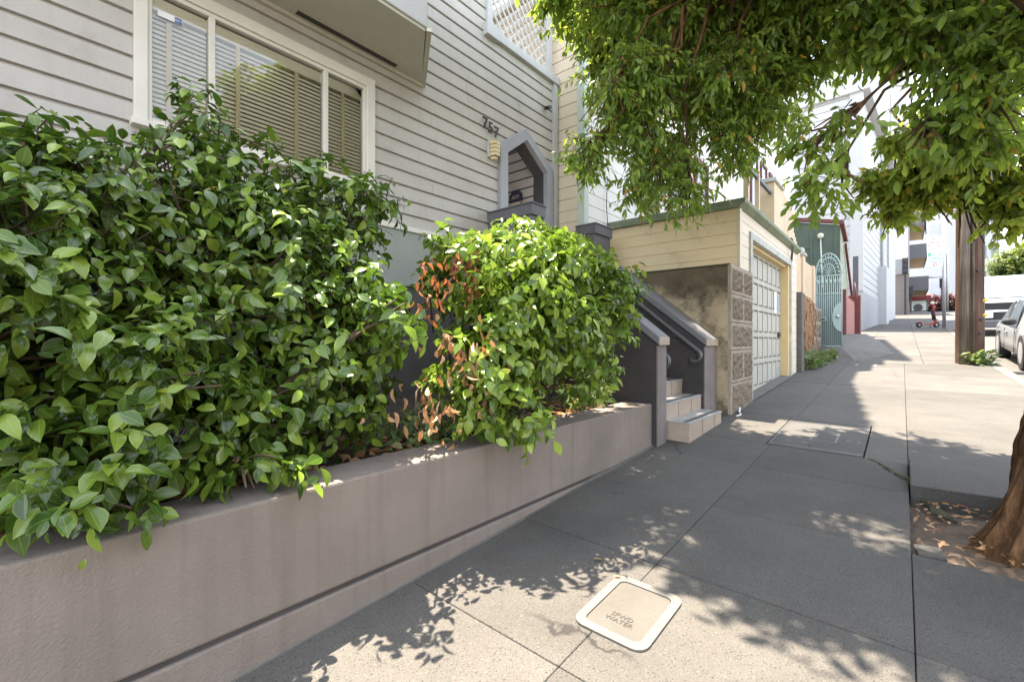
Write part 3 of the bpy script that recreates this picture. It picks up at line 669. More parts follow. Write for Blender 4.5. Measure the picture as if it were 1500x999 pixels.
tag(hr, 'dark tubular handrail on the right cheek wall of the stairs', 'handrail')
for y in (2.3, 3.1):
    b = MB(); b.tube([(6.075, y, 1.235+SLP*(y-1.98)-.06), (6.0, y, 1.235+SLP*(y-1.98)-.06), (5.985, y, 1.235+SLP*(y-1.98))], .012, 8); b.build('bracket', 'rail', hr)
b = rail(4.935, 1.98, 1.20, 3.5, 1.20+SLP*1.52, -1); hr = b.build('handrail', 'rail', None)
tag(hr, 'curled end of the handrail behind the left stair pillar', 'handrail')
for y in (2.3, 3.1):
    b = MB(); b.tube([(4.84, y, 1.20+SLP*(y-1.98)-.06), (4.92, y, 1.20+SLP*(y-1.98)-.06), (4.935, y, 1.20+SLP*(y-1.98))], .012, 8); b.build('bracket', 'rail', hr)

# ================================================================== NEAR HOUSE (pale siding)
HY = 4.4; HB = 2.685; SH = .1655
house = thing('siding_house', 'pale grey siding house with angled bay and pointed porch opening', 'house', (2, 4.4, 0))
WX0, WX1, WZ0, WZ1 = .745, 2.80, 3.03, 4.20          # outer casing of the window
ARCH_O = [(4.83, 2.2), (4.83, 4.20), (5.42, 4.60), (6.12, 4.17), (6.12, 2.2)]
ARCH_I = [(4.995, 2.2), (4.995, 4.105), (5.44, 4.435), (5.965, 4.085), (5.965, 2.2)]
def poly_iv(poly, z):
    xs = []
    n = len(poly)
    for i in range(n):
        (x0, z0), (x1, z1) = poly[i], poly[(i+1) % n]
        if (z0-z)*(z1-z) < 0: xs.append(x0+(x1-x0)*(z-z0)/(z1-z0))
    return (min(xs), max(xs)) if len(xs) >= 2 else None
def h_open(z):
    o = []
    if WZ0+.02 < z < WZ1-.02: o.append((WX0+.03, WX1-.03))
    if 2.2 < z < 4.5:
        iv = poly_iv([(4.9, 2.2), (4.9, 4.16), (5.43, 4.53), (6.05, 4.13), (6.05, 2.2)], z)
        if iv: o.append(iv)
    if z > 5.64: o.append((4.60, 7))
    if z > 7.5: o.append((2.6, 7))
    if z > 9.3: o.append((1.7, 7))
    return o
b = MB(); siding(b, 'x', HY, -1, -5, 6.22, HB, 11.5, SH, h_open, cove=.032, cfrac=.19)
wall = b.build('wall', 'siding', house)
# staggered vertical butt joints in the boards
for (x, k) in ((3.62, 3), (4.45, 2), (3.6, 8), (4.2, 12), (5.3, 13), (3.3, 16)):
    b = MB(); b.box(x, x+.006, HY-.0015, HY+.01, HB+SH*k, HB+SH*(k+.76)); b.build('board_joint', 'board_gap', wall)
# masses behind the siding; unseen stepped roof heights shaped to place sun patches
b = MB()
b.box(-5, 1.7, 4.72, 13, .3, 11.45); b.box(1.7, 2.6, 4.72, 13, .3, 9.25); b.box(2.6, 4.58, 4.72, 13, .3, 7.5); b.box(4.58, 4.93, 4.45, 13, .3, 5.55)
b.box(4.93, 5.99, 6.2, 13, .3, 5.55); b.box(5.99, 6.28, 4.66, 13, .3, 5.55); b.box(4.93, 5.99, 4.66, 4.72, 4.62, 5.55)
b.box(-5, 4.93, 4.45, 4.72, .3, 2.66); b.box(-5, .80, 4.45, 4.72, 2.6, 11.45); b.box(2.75, 4.58, 4.45, 4.72, 2.6, 7.5); b.box(.80, 2.6, 4.45, 4.72, 4.16, 9.25); b.box(2.6, 2.75, 4.45, 4.72, 4.16, 7.5); b.box(.8, 1.7, 4.45, 4.72, 9.25, 11.45); b.box(.8, 2.75, 4.45, 4.72, 2.6, 3.1)
b.box(6.1, 6.28, 4.45, 4.66, .3, 5.55); b.box(4.93, 6.1, 4.45, 4.66, 4.56, 5.55); 
b.box(4.93, 5.99, 4.45, 6.2, .3, 2.30)
b.build('body', 'base_dark', house)
# front trims
b = MB(); b.box(-5, 4.60, HY-.03, HY+.03, HB-.045, HB+.012); b.build('drip_trim', 'window_trim', house, bevel=.008)
b = MB(); b.box(-5, 4.60, HY-.005, HY+.05, 2.04, HB-.045); b.build('base_band', 'band', house)
b = MB(); b.box(-5, 4.60, HY-.03, HY+.05, 2.0, 2.045); b.build('base_moulding', 'band', house, bevel=.006)
b = MB(); b.box(-5, 4.60, HY-.0, HY+.05, .3, 2.0); b.build('base_wall', 'base_dark', house)
b = MB(); b.box(6.16, 6.275, HY-.035, HY+.03, .4, 5.62); b.build('corner_board', 'fascia', house, bevel=.006)
b = MB(); b.box(4.56, 6.30, HY-.06, HY+.12, 5.62, 5.745); b.box(4.53, 4.80, HY-.075, HY+.12, 5.60, 5.78); b.build('parapet_cap', 'fascia', house, bevel=.008)
# lattice
b = MB(); b.box(6.02, 6.16, HY-.0, HY+.06, 5.745, 8.4); b.build('lattice_post', 'fascia', house, bevel=.005)
b = MB(); b.box(4.58, 4.68, HY-.03, HY+.06, 5.78, 8.4); fr = b.build('lattice_post', 'fascia', house, bevel=.005)
b = MB()
x0, x1, z0, z1 = 4.68, 6.02, 5.745, 8.3
for s in (1, -1):
    k = -30
    for i in range(-26, 40):
        c0 = x0+i*.17
        # line: x = c0 + s*(z-z0) ; clip
        za = []; 
        if s == 1: ta, tb = max(0, x0-c0), min(z1-z0, x1-c0)
        else: ta, tb = max(0, c0-x1), min(z1-z0, c0-x0)
        if tb-ta < .03: continue
        pa = (c0+s*ta, HY+.02+.012*s, z0+ta); pb = (c0+s*tb, HY+.02+.012*s, z0+tb)
        b.bar(pa, pb, .010, .034, up=(s*-.7, 0, .7))
b.build('lattice', 'fascia', fr)
# bay projecting above the window
b = MB(); bay = [(-4, 4.40), (-4, 3.58), (2.89, 3.58), (3.48, 4.40)]
b.prism(bay, 'z', 4.47, 5.75); bayo = b.build('bay', 'fascia', house, bevel=.01)
b = MB(); b.prism([(-4, 4.39), (-4, 3.60), (2.875, 3.60), (3.45, 4.39)], 'z', 4.44, 4.469); so = b.build('soffit', 'soffit', bayo)
b = MB(); b.box(1.92, 3.02, 4.262, 4.322, 4.43, 4.4395); b.build('vent_slot', 'planter_dark', so)
b = MB(); b.box(1.88, 3.06, 4.245, 4.34, 4.434, 4.4385); b.build('vent_frame', 'soffit', so)
b = MB(); b.box(-4, 3.45, 4.36, 4.398, 4.405, 4.44); b.build('bed_mould', 'soffit', so)
b = MB(); b.bar((2.90, 3.57, 4.455), (3.49, 4.41, 4.455), .05, .035); b.build('edge_trim', 'soffit', bayo)
# window
b = MB()
cz0, cz1 = WZ0, WZ1
b.box(WX0, WX0+.085, HY-.04, HY+.02, cz0, cz1); b.box(WX1-.10, WX1, HY-.04, HY+.02, cz0, cz1)
b.box(WX0+.085, WX1-.10, HY-.04, HY+.02, cz1-.10, cz1); b.box(WX0-.02, WX1+.02, HY-.08, HY+.02, cz0-.05, cz0)
win = b.build('window', 'window_trim', house, bevel=.006)
b = MB()
ix0, ix1, iz0, iz1 = WX0+.085, WX1-.10, cz0, cz1-.10
b.box(ix0, ix0+.028, HY-.022, HY+.05, iz0, iz1); b.box(ix1-.03, ix1, HY-.022, HY+.05, iz0, iz1)
b.box(ix0+.028, ix1-.03, HY-.022, HY+.05, iz1-.035, iz1); b.box(ix0+.028, ix1-.03, HY-.022, HY+.05, iz0, iz0+.045)
for x in (1.235, 2.226): b.box(x, x+.046, HY-.026, HY+.05, iz0+.045, iz1-.035)
b.build('sash', 'window_trim', win, bevel=.005)
b = MB(); b.box(ix0+.02, ix1-.02, HY+.010, HY+.016, iz0+.02, iz1-.02); b.build('pane', 'glass', win)
b = MB(); b.box(ix0+.01, ix1-.01, HY+.25, HY+.31, iz0-.02, iz1+.02); b.build('room_backing', 'black', win)
b = MB(); tp = MB()
for (a, c, tx) in ((ix0+.03, 1.235, (.975,)), (1.28, 2.226, (1.47, 1.98)), (2.272, ix1-.03, (2.46,))):
    z = iz1-.15
    b.box(a, c, HY+.03, HY+.10, iz1-.15, iz1-.05)
    while z > iz0:
        z -= .0385
        b.obox(((a+c)/2, HY+.055, z), ((c-a)/2, 0, 0), (0, .0055, .0148), (0, -.0014, .0006))
    for x in tx: tp = MB(); tp.box(x-.018, x+.018, HY+.034, HY+.037, iz0, iz1-.15); tp.build('ladder_tape', 'tape', win)
b.build('blind', 'blind', win)
b = MB(); b.box(.895, 1.06, HY+.003, HY+.008, 3.90, 3.945); st = b.build('alarm_sticker', 'white', win)
st.parent = house; st.name = 'alarm_sticker'
b = MB(); b.box(1.005, 1.055, HY+.000, HY+.0025, 3.902, 3.943); b.build('badge', 'blue', st)
b = MB(); b.text('ADT', .026, Matrix(((1, 0, 0, 1.03), (0, 0, -1, HY-.0012), (0, 1, 0, 3.913), (0, 0, 0, 1))), .0006); b.build('lettering', 'white', st)
# porch opening frame
b = MB()
def ring_poly(b, o, i, y0, y1):
    n = len(o); vs = [(x, y0, z) for x, z in o]+[(x, y0, z) for x, z in i]+[(x, y1, z) for x, z in o]+[(x, y1, z) for x, z in i]
    fs = []
    for k in range(n-1):
        q = k+1; fs += [(k, q, n+q, n+k), (2*n+k, 2*n+q, 3*n+q, 3*n+k), (k, q, 2*n+q, 2*n+k), (n+k, n+q, 3*n+q, 3*n+k)]
    for k in (0, n-1): fs.append((k, n+k, 3*n+k, 2*n+k))
    b.add(vs, fs)
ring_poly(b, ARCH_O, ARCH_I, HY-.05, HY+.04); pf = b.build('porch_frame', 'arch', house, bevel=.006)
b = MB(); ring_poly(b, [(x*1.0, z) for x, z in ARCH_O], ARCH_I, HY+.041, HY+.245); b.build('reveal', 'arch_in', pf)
b = MB(); siding(b, 'y', 5.985, -1, HY+.25, 6.19, 2.30, 4.62, SH, None, cove=.02, cfrac=.16); siding(b, 'x', 6.19, -1, 4.93, 5.985, 2.3, 4.62, SH, None, cove=.02, cfrac=.16); b.build('porch_wall', 'siding', house)
b = MB(); b.box(4.93, 5.985, HY+.1, 6.19, 2.29, 2.31); b.build('porch_floor', 'tread', house)
# house number
num = thing('house_number', 'dark metal numerals 757 on the siding above the wall lamp', 'house number', (4.66, HY, 4.33))
for i, (ch, dz) in enumerate((('7', .045), ('5', .02), ('7', -.005))):
    b = MB(); b.text(ch, .225, Matrix(((1, 0, 0, 4.53+.115*i), (0, 0, -1, HY-.028), (0, 1, 0, 4.25+dz), (0, 0, 0, 1))), .006)
    b.box(4.535+.105*i, 4.545+.105*i, HY-.025, HY+.005, 4.33+dz, 4.34+dz); b.build('numeral', 'metal_dark', num)
lamp = thing('wall_lamp', 'cream louvred wall lamp beside the porch opening', 'wall lamp', (4.69, HY, 4.05))
b = MB(); b.box(4.60, 4.78, HY-.03, HY+.01, 3.93, 4.16); b.build('back_plate', 'grey_trim', lamp, bevel=.005)
b = MB()
for k in range(4):
    z = 4.15-.052*k; r1 = .075-.004*k
    b.prism([(4.69-r1, HY-.031), (4.69-r1*.75, HY-.12), (4.69+r1*.75, HY-.12), (4.69+r1, HY-.031)], 'z', z-.045, z)
b.prism([(4.64, HY-.031), (4.66, HY-.09), (4.72, HY-.09), (4.74, HY-.031)], 'z', 3.90, 3.94)
b.build('lamp_shade', 'lamp', lamp, bevel=.006)
cam_ = thing('security_camera', 'small dark security camera below the parapet corner', 'camera', (5.95, HY, 5.12))
b = MB(); b.tube([(5.95, HY-.02, 5.13), (5.93, HY-.13, 5.10)], .03, 12); b.build('body', 'metal_dark', cam_)
b = MB(); b.tube([(5.95, HY+.0, 5.15), (5.95, HY-.05, 5.135)], .012, 8); b.build('bracket', 'metal_dark', cam_)
sg = thing('security_sign', 'dark and tan security badge on the porch side wall', 'sign', (5.96, 5.0, 3.5))
oct_ = lambda r, cy, cz: [(cy+r*math.cos(R(22.5+45*k)), cz+r*math.sin(R(22.5+45*k))) for k in range(8)]
b = MB(); b.prism(oct_(.155, 5.02, 3.80), 'x', 5.950, 5.962); b.build('plate', 'badge', sg)
b = MB(); b.prism([(5.02-.143, 3.73), (5.02+.143, 3.73), (5.02+.05, 3.665), (5.02-.05, 3.665)], 'x', 5.945, 5.9495); b.build('lower_panel', 'badge_pale', sg)
b = MB(); b.text('ADT', .085, Matrix(((0, 0, -1, 5.9475), (-1, 0, 0, 5.02), (0, 1, 0, 3.79), (0, 0, 0, 1))), .001); b.build('lettering', 'badge_pale', sg)

# ================================================================== RETAINING WALL + GARAGE
RX, RY = 6.60, 1.75
rw = thing('retaining_wall', 'stained concrete retaining wall with rough block front beside the stairs', 'retaining wall', (7.2, 1.8, .4))
b = MB(); b.box(RX, 7.75, RY+.012, 4.2, -.1, 2.40); b.build('wall', 'ret', rw, bevel=.015)
b = MB(); b.box(RX-.006, 7.75, RY+.02, 4.2, 2.401, 2.418); b.build('top_face', 'ret_top', rw)
rows = [2.40, 2.01, 1.62, 1.24, .79, .30]
b = MB(); b.box(RX-.004, 7.754, RY, RY+.05, -.05, 2.405); b.build('block_face', 'ret_front', rw, bevel=.01)
b = MB()
for r_ in rows[1:-1]: b.box(RX, 7.75, RY-.0015, RY+.01, r_-.006, r_+.006)
b.build('mortar_line', 'joint', rw)
def rock(b, x0, x1, y, z0, z1, dep=.020, n=30):
    vs = []; fs = []
    for i in range(n+1):
        for j in range(n+1):
            u, v = i/n, j/n; e = min(u, 1-u, v, 1-v)*n
            h = 0 if e < .5 else dep*(.25+.9*abs(math.sin(u*7+v*5+x0*9)*math.cos(v*9-u*4+z0*5)))*(.5+rng.random()*.8)*min(1, e/3)
            jx = (rng.random()-.5)*.05 if e < .5 else 0
            vs.append((x0+(x1-x0)*u+jx, y-.004-h, z0+(z1-z0)*v+jx*.7))
    for i in range(n):
        for j in range(n): fs.append((i*(n+1)+j, (i+1)*(n+1)+j, (i+1)*(n+1)+j+1, i*(n+1)+j+1))
    b.add(vs, fs)
for k in range(5):
    b = MB(); z1, z0 = rows[k], rows[k+1]; mg = .048
    if k % 2 == 0 and k != 0: rock(b, RX+mg, 7.75-mg, RY, z0+mg, z1-mg)
    else: rock(b, RX+mg, RX+.56, RY, z0+mg, z1-mg); rock(b, RX+.66, 7.75-mg, RY, z0+mg, z1-mg)
    b.build('rock_panel', 'rock', rw)
b = MB(); b.tube([(6.50, 1.66, g(6.5, 1.66)+.015), (6.62, 1.64, g(6.6, 1.64)+.015), (6.78, 1.70, g(6.8, 1.7)+.015), (6.9, 1.72, g(6.9, 1.72)+.05)], .011, 8)
tag(b.build('drain_pipe', 'white'), 'thin white pipe at the foot of the retaining wall', 'pipe')

GX0, GX1, GY = 7.19, 11.9, 1.80
gar = thing('garage', 'beige clapboard garage with green roof trim and panelled door', 'garage', (9.5, 1.8, .5))
b = MB(); siding(b, 'y', GX0, -1, GY, 4.0, 2.42, 3.33, .178, None, cove=.010, cfrac=.05); b.build('side_wall', 'garage', gar)
def gopen(z): return [(7.86, 11.12)] if z < 2.95 else []
b = MB(); siding(b, 'x', GY, -1, GX0, GX1, .3, 3.33, .178, gopen, cove=.010, cfrac=.05); b.build('front_wall', 'garage_pale', gar)
b = MB(); b.box(GX0+.02, 7.86, GY+.02, 6, .3, 3.3); b.box(11.12, GX1, GY+.02, 6, .3, 3.3); b.box(7.86, 11.12, GY+.02, 6, 2.96, 3.3); b.box(7.86, 11.12, GY+.21, 6, .3, 2.96); b.build('body', 'garage', gar)
b = MB(); b.box(GX0-.005, GX0+.10, GY-.012, GY+.03, 2.42, 3.33); b.build('corner_board', 'garage_pale', gar, bevel=.004)
b = MB(); b.prism([(GY-.10, 3.42), (GY-.10, 3.36), (GY-.02, 3.30), (4.2, 3.30), (4.2, 3.42)], 'x', GX0-.09, GX1+.03); b.build('roof_trim', 'green_trim', gar, bevel=.008)
b = MB()
b.box(7.74, 7.86, GY-.03, GY+.05, .45, 3.06); b.box(11.12, 11.22, GY-.03, GY+.05, .5, 3.06); b.box(7.86, 11.12, GY-.03, GY+.05, 2.95, 3.06); b.build('door_casing', 'grey_trim', gar, bevel=.006)
b = MB(); b.box(7.862, 7.88, GY+.05, GY+.2, .4, 2.95); b.box(11.0, 11.118, GY+.01, GY+.2, .4, 2.95); b.box(7.88, 11.0, GY+.05, GY+.2, 2.90, 2.948); b.build('door_jamb', 'jamb', gar, bevel=.005)
b = MB(); dy = GY+.15
b.box(7.88, 11.0, dy+.02, dy+.05, .5, 2.90); dr = b.build('garage_door', 'door_line', gar)
b = MB()
nx, nz = 8, 5; pw_ = (11.0-7.88)/nx; ph_ = 2.36/nz
for i in range(nx+1): b.box(7.88+pw_*i-.035, 7.88+pw_*i+.035, dy, dy+.02, .53, 2.90)
for j in range(nz+1): b.box(7.88, 11.0, dy-.003, dy+.02, .53+ph_*j-.04, .53+ph_*j+.04)
b.build('door_frame', 'door', dr, bevel=.004)
b = MB()
for i in range(nx):
    for j in range(nz): b.box(7.88+pw_*i+.06, 7.88+pw_*(i+1)-.06, dy+.008, dy+.02, .53+ph_*j+.07, .53+ph_*(j+1)-.07)
b.build('door_panel', 'door', dr, bevel=.006)
b = MB(); b.box(10.35, 10.56, dy-.006, dy-.003, 1.93, 2.36); b.build('posted_notice', 'white', dr)
b = MB(); b.box(10.66, 10.86, dy-.004, dy+.004, 1.95, 2.30); b.build('window_pane', 'grey_house', dr)
b = MB(); b.box(10.64, 10.80, dy-.045, dy-.003, 1.44, 1.54); b.build('handle', 'metal_dark', dr, bevel=.01)
b = MB(); b.box(10.64, 10.86, dy-.006, dy-.003, .62, .84); b.build('pet_flap', 'grey_house', dr)
# apron
b = MB(); b.add([(7.76, GY-.06, g(7.8, GY)+.012), (11.2, GY-.06, g(11.2, GY)+.012), (11.2, GY+.5, g(11.2, GY)+.05), (7.76, GY+.5, g(7.8, GY)+.05)], [(0, 1, 2, 3)])
struct(b.build('driveway_apron', 'concrete'))
# deck railing on the garage roof
dk = thing('deck_railing', 'tan posts and thin rail of the deck above the garage', 'railing', (9.5, 1.9, 3.42))
for x in (7.9, 8.62): 
    b = MB(); b.box(x, x+.07, GY+.05, GY+.12, 3.421, 4.25); b.build('baluster', 'post', dk)
b = MB(); b.box(9.70, 10.45, GY+.02, GY+.30, 3.421, 4.36); b.build('newel', 'post', dk, bevel=.01)
b = MB(); b.box(9.66, 10.49, GY-.02, GY+.34, 4.361, 4.44); b.build('newel_cap', 'grey_trim', dk, bevel=.01)
b = MB(); b.box(7.2, 9.70, GY+.06, GY+.11, 4.13, 4.19); b.build('rail', 'balc', dk)
b = MB()
for i in range(9): b.box(10.5+i*.15, 10.62+i*.15, GY+.04, GY+.08, 3.421, 4.42-.02*i)
b.build('board_screen', 'post', dk, bevel=.004)
b = MB(); b.tube([(10.9, GY-.06, 3.5), (10.9, GY-.08, 3.3), (10.92, GY-.05, 3.05)], .012, 6); b.tube([(11.05, GY-.06, 3.5), (11.05, GY-.07, 3.32), (11.03, GY-.05, 3.02)], .012, 6)
tag(b.build('hanging_cable', 'metal_dark'), 'dark cables drooping over the garage fascia', 'cable')

# second block wall with slatted fence, pier
pr = thing('gate_pier', 'grey concrete pier at the far side of the garage', 'pier', (12.15, 1.8, .7))
b = MB(); b.box(11.93, 12.30, 1.70, 2.3, .4, 2.46); b.build('shaft', 'concrete', pr, bevel=.012)
bw = thing('block_wall', 'rough block wall overgrown with dry vines before the iron gate', 'block wall', (14, 1.8, .7))
b = MB(); b.box(12.31, 15.9, 1.78, 2.4, .4, 2.28); b.build('wall', 'ret_front', bw, bevel=.015)
zrow = [2.25, 1.85, 1.42, .98]
for k in range(3):
    b = MB()
    for i in range(4): rock(b, 12.38+i*.88, 13.16+i*.88, 1.78, zrow[k+1]+.06, zrow[k]-.03, .028, 18)
    b.build('rock_panel', 'rock', bw)
b = MB()
for i in range(170):
    x = 12.35+abs(rng.normal())*.7; z1 = 2.5-.25*rng.random(); pts = [(x, 1.83, z1)]; 
    for k in range(5): x += rng.normal()*.07; pts.append((x, 1.73-.05*rng.random(), z1-(k+1)*(.14+.10*rng.random())))
    b.tube(pts, .012, 3, cap=False)
vn = b.build('dry_vine', 'vine', None); tag(vn, 'dry brown vine hanging over the block wall', 'vine')
fe = thing('slat_fence', 'tan slat fence stepping down beside the gate', 'fence', (13.5, 1.9, 2.3))
b = MB()
for i in range(9):
    x = 11.95+i*.145; b.box(x, x+.12, 1.90, 1.94, 2.3, 4.02-.075*i)
b.build('slat_panel', 'post', fe, bevel=.004)
b = MB(); b.box(13.28, 13.62, 1.86, 2.02, 2.285, 3.50); b.build('post', 'post', fe, bevel=.008)
b = MB(); b.box(13.24, 13.66, 1.83, 2.05, 3.501, 3.56); b.ball((13.45, 1.94, 3.63), .09, 8); b.build('post_cap', 'grey_trim', fe)
b = MB()
for i in range(8): b.box(13.66+i*.17, 13.80+i*.17, 1.90, 1.94, 2.285, 3.42)
b.build('slat_panel', 'post', fe, bevel=.004)
b = MB(); b.box(15.05, 15.35, 1.86, 2.0, 2.285, 3.46); b.build('post', 'post', fe, bevel=.008)

# ------------------------------------------------------------------ iron gate with arched fan top (faces down the hill)
gt = thing('iron_gate', 'pale teal wrought iron gate with arched sunburst top', 'gate', (16, 1.6, 1.2))
gx = 16.0; gy0, gy1, gz0, gzs = 1.31, 1.93, 1.20, 3.28; gc = (gy0+gy1)/2; gr = (gy1-gy0)/2; gsc = 1.9
b = MB(); w = .018
b.tube([(gx, gy0, gz0), (gx, gy0, gzs)], w, 8); b.tube([(gx, gy1, gz0), (gx, gy1, gzs)], w, 8)
for z in (gz0+.01, gzs-.55, gzs-.02): b.tube([(gx, gy0, z), (gx, gy1, z)], w*.9, 8)
b.tube([(gx, gc+gr*math.cos(R(a)), gzs+gr*gsc*math.sin(R(a))*1.05) for a in range(0, 181, 9)], w, 8)
b.tube([(gx, gc+gr*.52*math.cos(R(a)), gzs+gr*gsc*.55*math.sin(R(a))) for a in range(0, 181, 12)], w*.7, 8); b.build('frame', 'iron', gt)
b = MB()
for i in range(1, 13): y = gy0+(gy1-gy0)*i/13; b.tube([(gx, y, gz0), (gx, y, gzs)], .009, 6)
b.build('bars', 'iron', gt)
b = MB()
for a in range(15, 180, 15): b.tube([(gx, gc+gr*.55*math.cos(R(a)), gzs+gr*gsc*.58*math.sin(R(a))), (gx, gc+gr*math.cos(R(a)), gzs+gr*gsc*1.05*math.sin(R(a)))], .009, 6)
for a in range(20, 180, 20): b.tube([(gx, gc, gzs), (gx, gc+gr*.52*math.cos(R(a)), gzs+gr*gsc*.55*math.sin(R(a)))], .008, 6)
for i in range(6): b.ball((gx, gy0+(gy1-gy0)*(i+.5)/6, gzs-.2), .035, 6, (1, 1, 1.9))
for a in range(22, 180, 15): b.ball((gx, gc+gr*.8*math.cos(R(a)), gzs+gr*gsc*.84*math.sin(R(a))), .028, 6)
b.build('sunburst', 'iron', gt)
b = MB(); b.prism([(gy0+.02+.2*(1-math.cos(R(a))) if False else gy0+.22*math.sin(R(a)), 2.05+.42*math.cos(R(a))) for a in range(0, 181, 15)], 'x', gx-.014, gx+.014); lp = b.build('lock_plate', 'iron', gt)
b = MB(); b.ball((gx-.05, gy0+.09, 2.07), .045, 8); b.build('knob', 'chrome', lp)
b = MB(); b.box(gx-.05, gx+.01, gc+.05, gc+.25, 1.95, 2.06); mb_ = b.build('mail_slot', 'iron', gt)
b = MB(); b.box(gx-.055, gx-.051, gc+.075, gc+.225, 1.98, 2.02); b.build('slot', 'black', mb_)
b = MB(); b.box(gx+.05, gx+.07, gy0, gy1+.3, gz0, gzs-.6); b.build('back_panel', 'mesh_bg', gt)
# raised landing and ramp in front of the gate
b = MB()
vs = [(15.6, 2.4, 1.16), (15.6, 1.25, 1.15), (21.4, 1.0, 1.62), (21.4, 2.4, 1.66), (14.9, 2.0, g(14.9, 2)-.02), (15.2, .95, g(15.2, .95)-.02), (17.5, .15, g(17.5, .15)+.01), (22.3, .6, g(22.3, .6)+.01)]
b.add(vs, [(0, 1, 2, 3), (0, 4, 5, 1), (1, 5, 6), (1, 6, 2), (2, 6, 7), (2, 7, 3)], False)
struct(tag(b.build('ramp', 'concrete'), 'raised concrete hump leading to the iron gate', 'ramp'))

# ------------------------------------------------------------------ beige neighbour house (rear; unseen roofline shaped to hide the sun from the walk)
nb = thing('beige_house', 'tall beige and white siding house with red framed windows behind the garage', 'house', (12, 3.9, .5))
NX, NY = 6.32, 3.90
b = MB(); siding(b, 'y', NX, -1, NY+.10, 12, .4, 7.4, .195, None, cove=.014, cfrac=.07); b.build('side_wall', 'neigh', nb)
b = MB(); siding(b, 'x', NY, -1, NX+.10, 25.4, .4, 16.0, .2, lambda z: ([(0, 8), (8+(13.9-z)*2.7, 15.6)] if z > 12.3 else ([(0, 8)] if z > 7.4 else []))+([(25.4-(z-13.9)*3.7, 30)] if z > 13.9 else [])+([(0, 17)] if z > 13.9 else []), cove=.012, cfrac=.06); b.build('front_wall', 'neigh_front', nb)
b = MB(); b.box(NX+.03, 8, NY+.03, 13, .3, 7.4); b.prism([(8, .3), (25.4, .3), (25.4, 13.9), (17.5, 16.0), (17, 13.9), (15.6, 13.9), (15.6, 12.35), (12.2, 12.35), (8, 13.9)], 'y', NY+.03, 13); b.build('body', 'neigh_front', nb)
b = MB(); b.box(NX-.02, NX+.11, NY-.03, NY+.11, .4, 7.4); b.build('corner_board', 'cornerboard', nb, bevel=.006)
b = MB(); b.box(NX-.1, 8.05, NY-.12, 13, 7.401, 7.55); b.build('cornice', 'window_trim', nb, bevel=.02)
b = MB(); b.prism([(13.2, 3.92), (13.9, 3.3), (17.6, 3.3), (18.0, 3.92)], 'z', 4.0, 11.0); by = b.build('bay', 'neigh_front', nb)
for (x, z) in ((14.35, 5.0), (15.55, 5.0), (16.75, 5.0), (14.35, 8.3), (15.55, 8.3), (16.75, 8.3)):
    b = MB(); ww, hh = .62, 1.75
    b.box(x-.08, x, 3.24, 3.3, z, z+hh); b.box(x+ww, x+ww+.08, 3.24, 3.3, z, z+hh); b.box(x-.08, x+ww+.08, 3.24, 3.3, z+hh, z+hh+.1); b.box(x-.1, x+ww+.1, 3.22, 3.3, z-.1, z)
    wn = b.build('window', 'red', nb, bevel=.008)
    b = MB(); b.box(x, x+ww, 3.27, 3.292, z, z+hh); b.build('pane', 'dk_glass', wn)
for (x, z) in ((8.3, 4.1), (9.9, 4.1), (11.5, 4.1)):
    b = MB(); ww, hh = .8, 1.7; y = NY-.03
    b.box(x-.09, x, y-.04, y+.03, z, z+hh); b.box(x+ww, x+ww+.09, y-.04, y+.03, z, z+hh); b.box(x-.09, x+ww+.09, y-.04, y+.03, z+hh, z+hh+.1); b.box(x-.1, x+ww+.1, y-.05, y+.03, z-.1, z); b.box(x, x+ww, y-.02, y+.0, z+hh*.5-.03, z+hh*.5+.03)
    wn = b.build('window', 'red', nb, bevel=.006)
    b = MB(); b.box(x, x+ww, y, y+.02, z, z+hh); b.build('pane', 'dk_glass', wn)
b = MB(); b.tube([(7.05, 3.87, 4.2), (7.0, 3.86, 3.7), (7.05, 3.86, 3.3), (7.02, 3.84, 3.05)], .008, 5); tag(b.build('wall_cable', 'metal_dark'), 'thin cable hanging down the white siding above the garage corner', 'cable')

# ------------------------------------------------------------------ green shed and red wall
sh = thing('green_shed', 'dark green shed with red roof edge behind the gate', 'shed', (21, 2, 1.6))
b = MB(); b.prism([(1.76, 1.3), (3.86, 1.3), (3.86, 6.12), (3.2, 6.05), (1.76, 5.70)], 'x', 20.92, 20.99); b.build('side_wall', 'shed', sh)
b = MB()
for y in (1.86, 2.62): b.box(20.885, 20.921, y, y+.09, 3.0, 5.6)
b.box(20.885, 20.921, 2.71, 3.85, 4.95, 5.05); b.build('batten', 'shed', sh)
b = MB(); siding(b, 'x', 1.76, -1, 20.93, 22.2, 3.15, 5.65, .42, None, cove=.012, cfrac=.05); b.prism([(22.2, 3.15), (24.6, 3.15), (22.9, 5.05), (22.2, 5.3)], 'y', 1.765, 1.82); b.build('front_wall', 'shed_front', sh)
b = MB(); b.box(20.99, 22.2, 1.85, 3.85, 1.3, 5.6); b.box(22.2, 24.5, 1.85, 3.85, 1.3, 3.6); b.build('body', 'shed', sh)
b = MB(); b.bar((20.88, 1.68, 5.78), (20.88, 3.2, 6.14), .16, .14); b.bar((20.88, 3.2, 6.14), (20.88, 3.85, 6.2), .16, .14); b.bar((20.84, 1.70, 5.76), (22.4, 1.70, 5.36), .14, .14); b.build('roof_edge', 'red', sh, bevel=.01)
b = MB(); b.bar((22.3, 1.70, 5.2), (24.75, 1.66, 3.3), .08, .12); b.build('rake_trim', 'red', sh)
rd = thing('red_wall', 'pink and red street wall below the green shed', 'wall', (23, 1.7, 1.5))
b = MB(); b.box(21.2, 25.6, 1.62, 2.2, 1.1, 3.10); b.build('wall', 'pink', rd, bevel=.02)
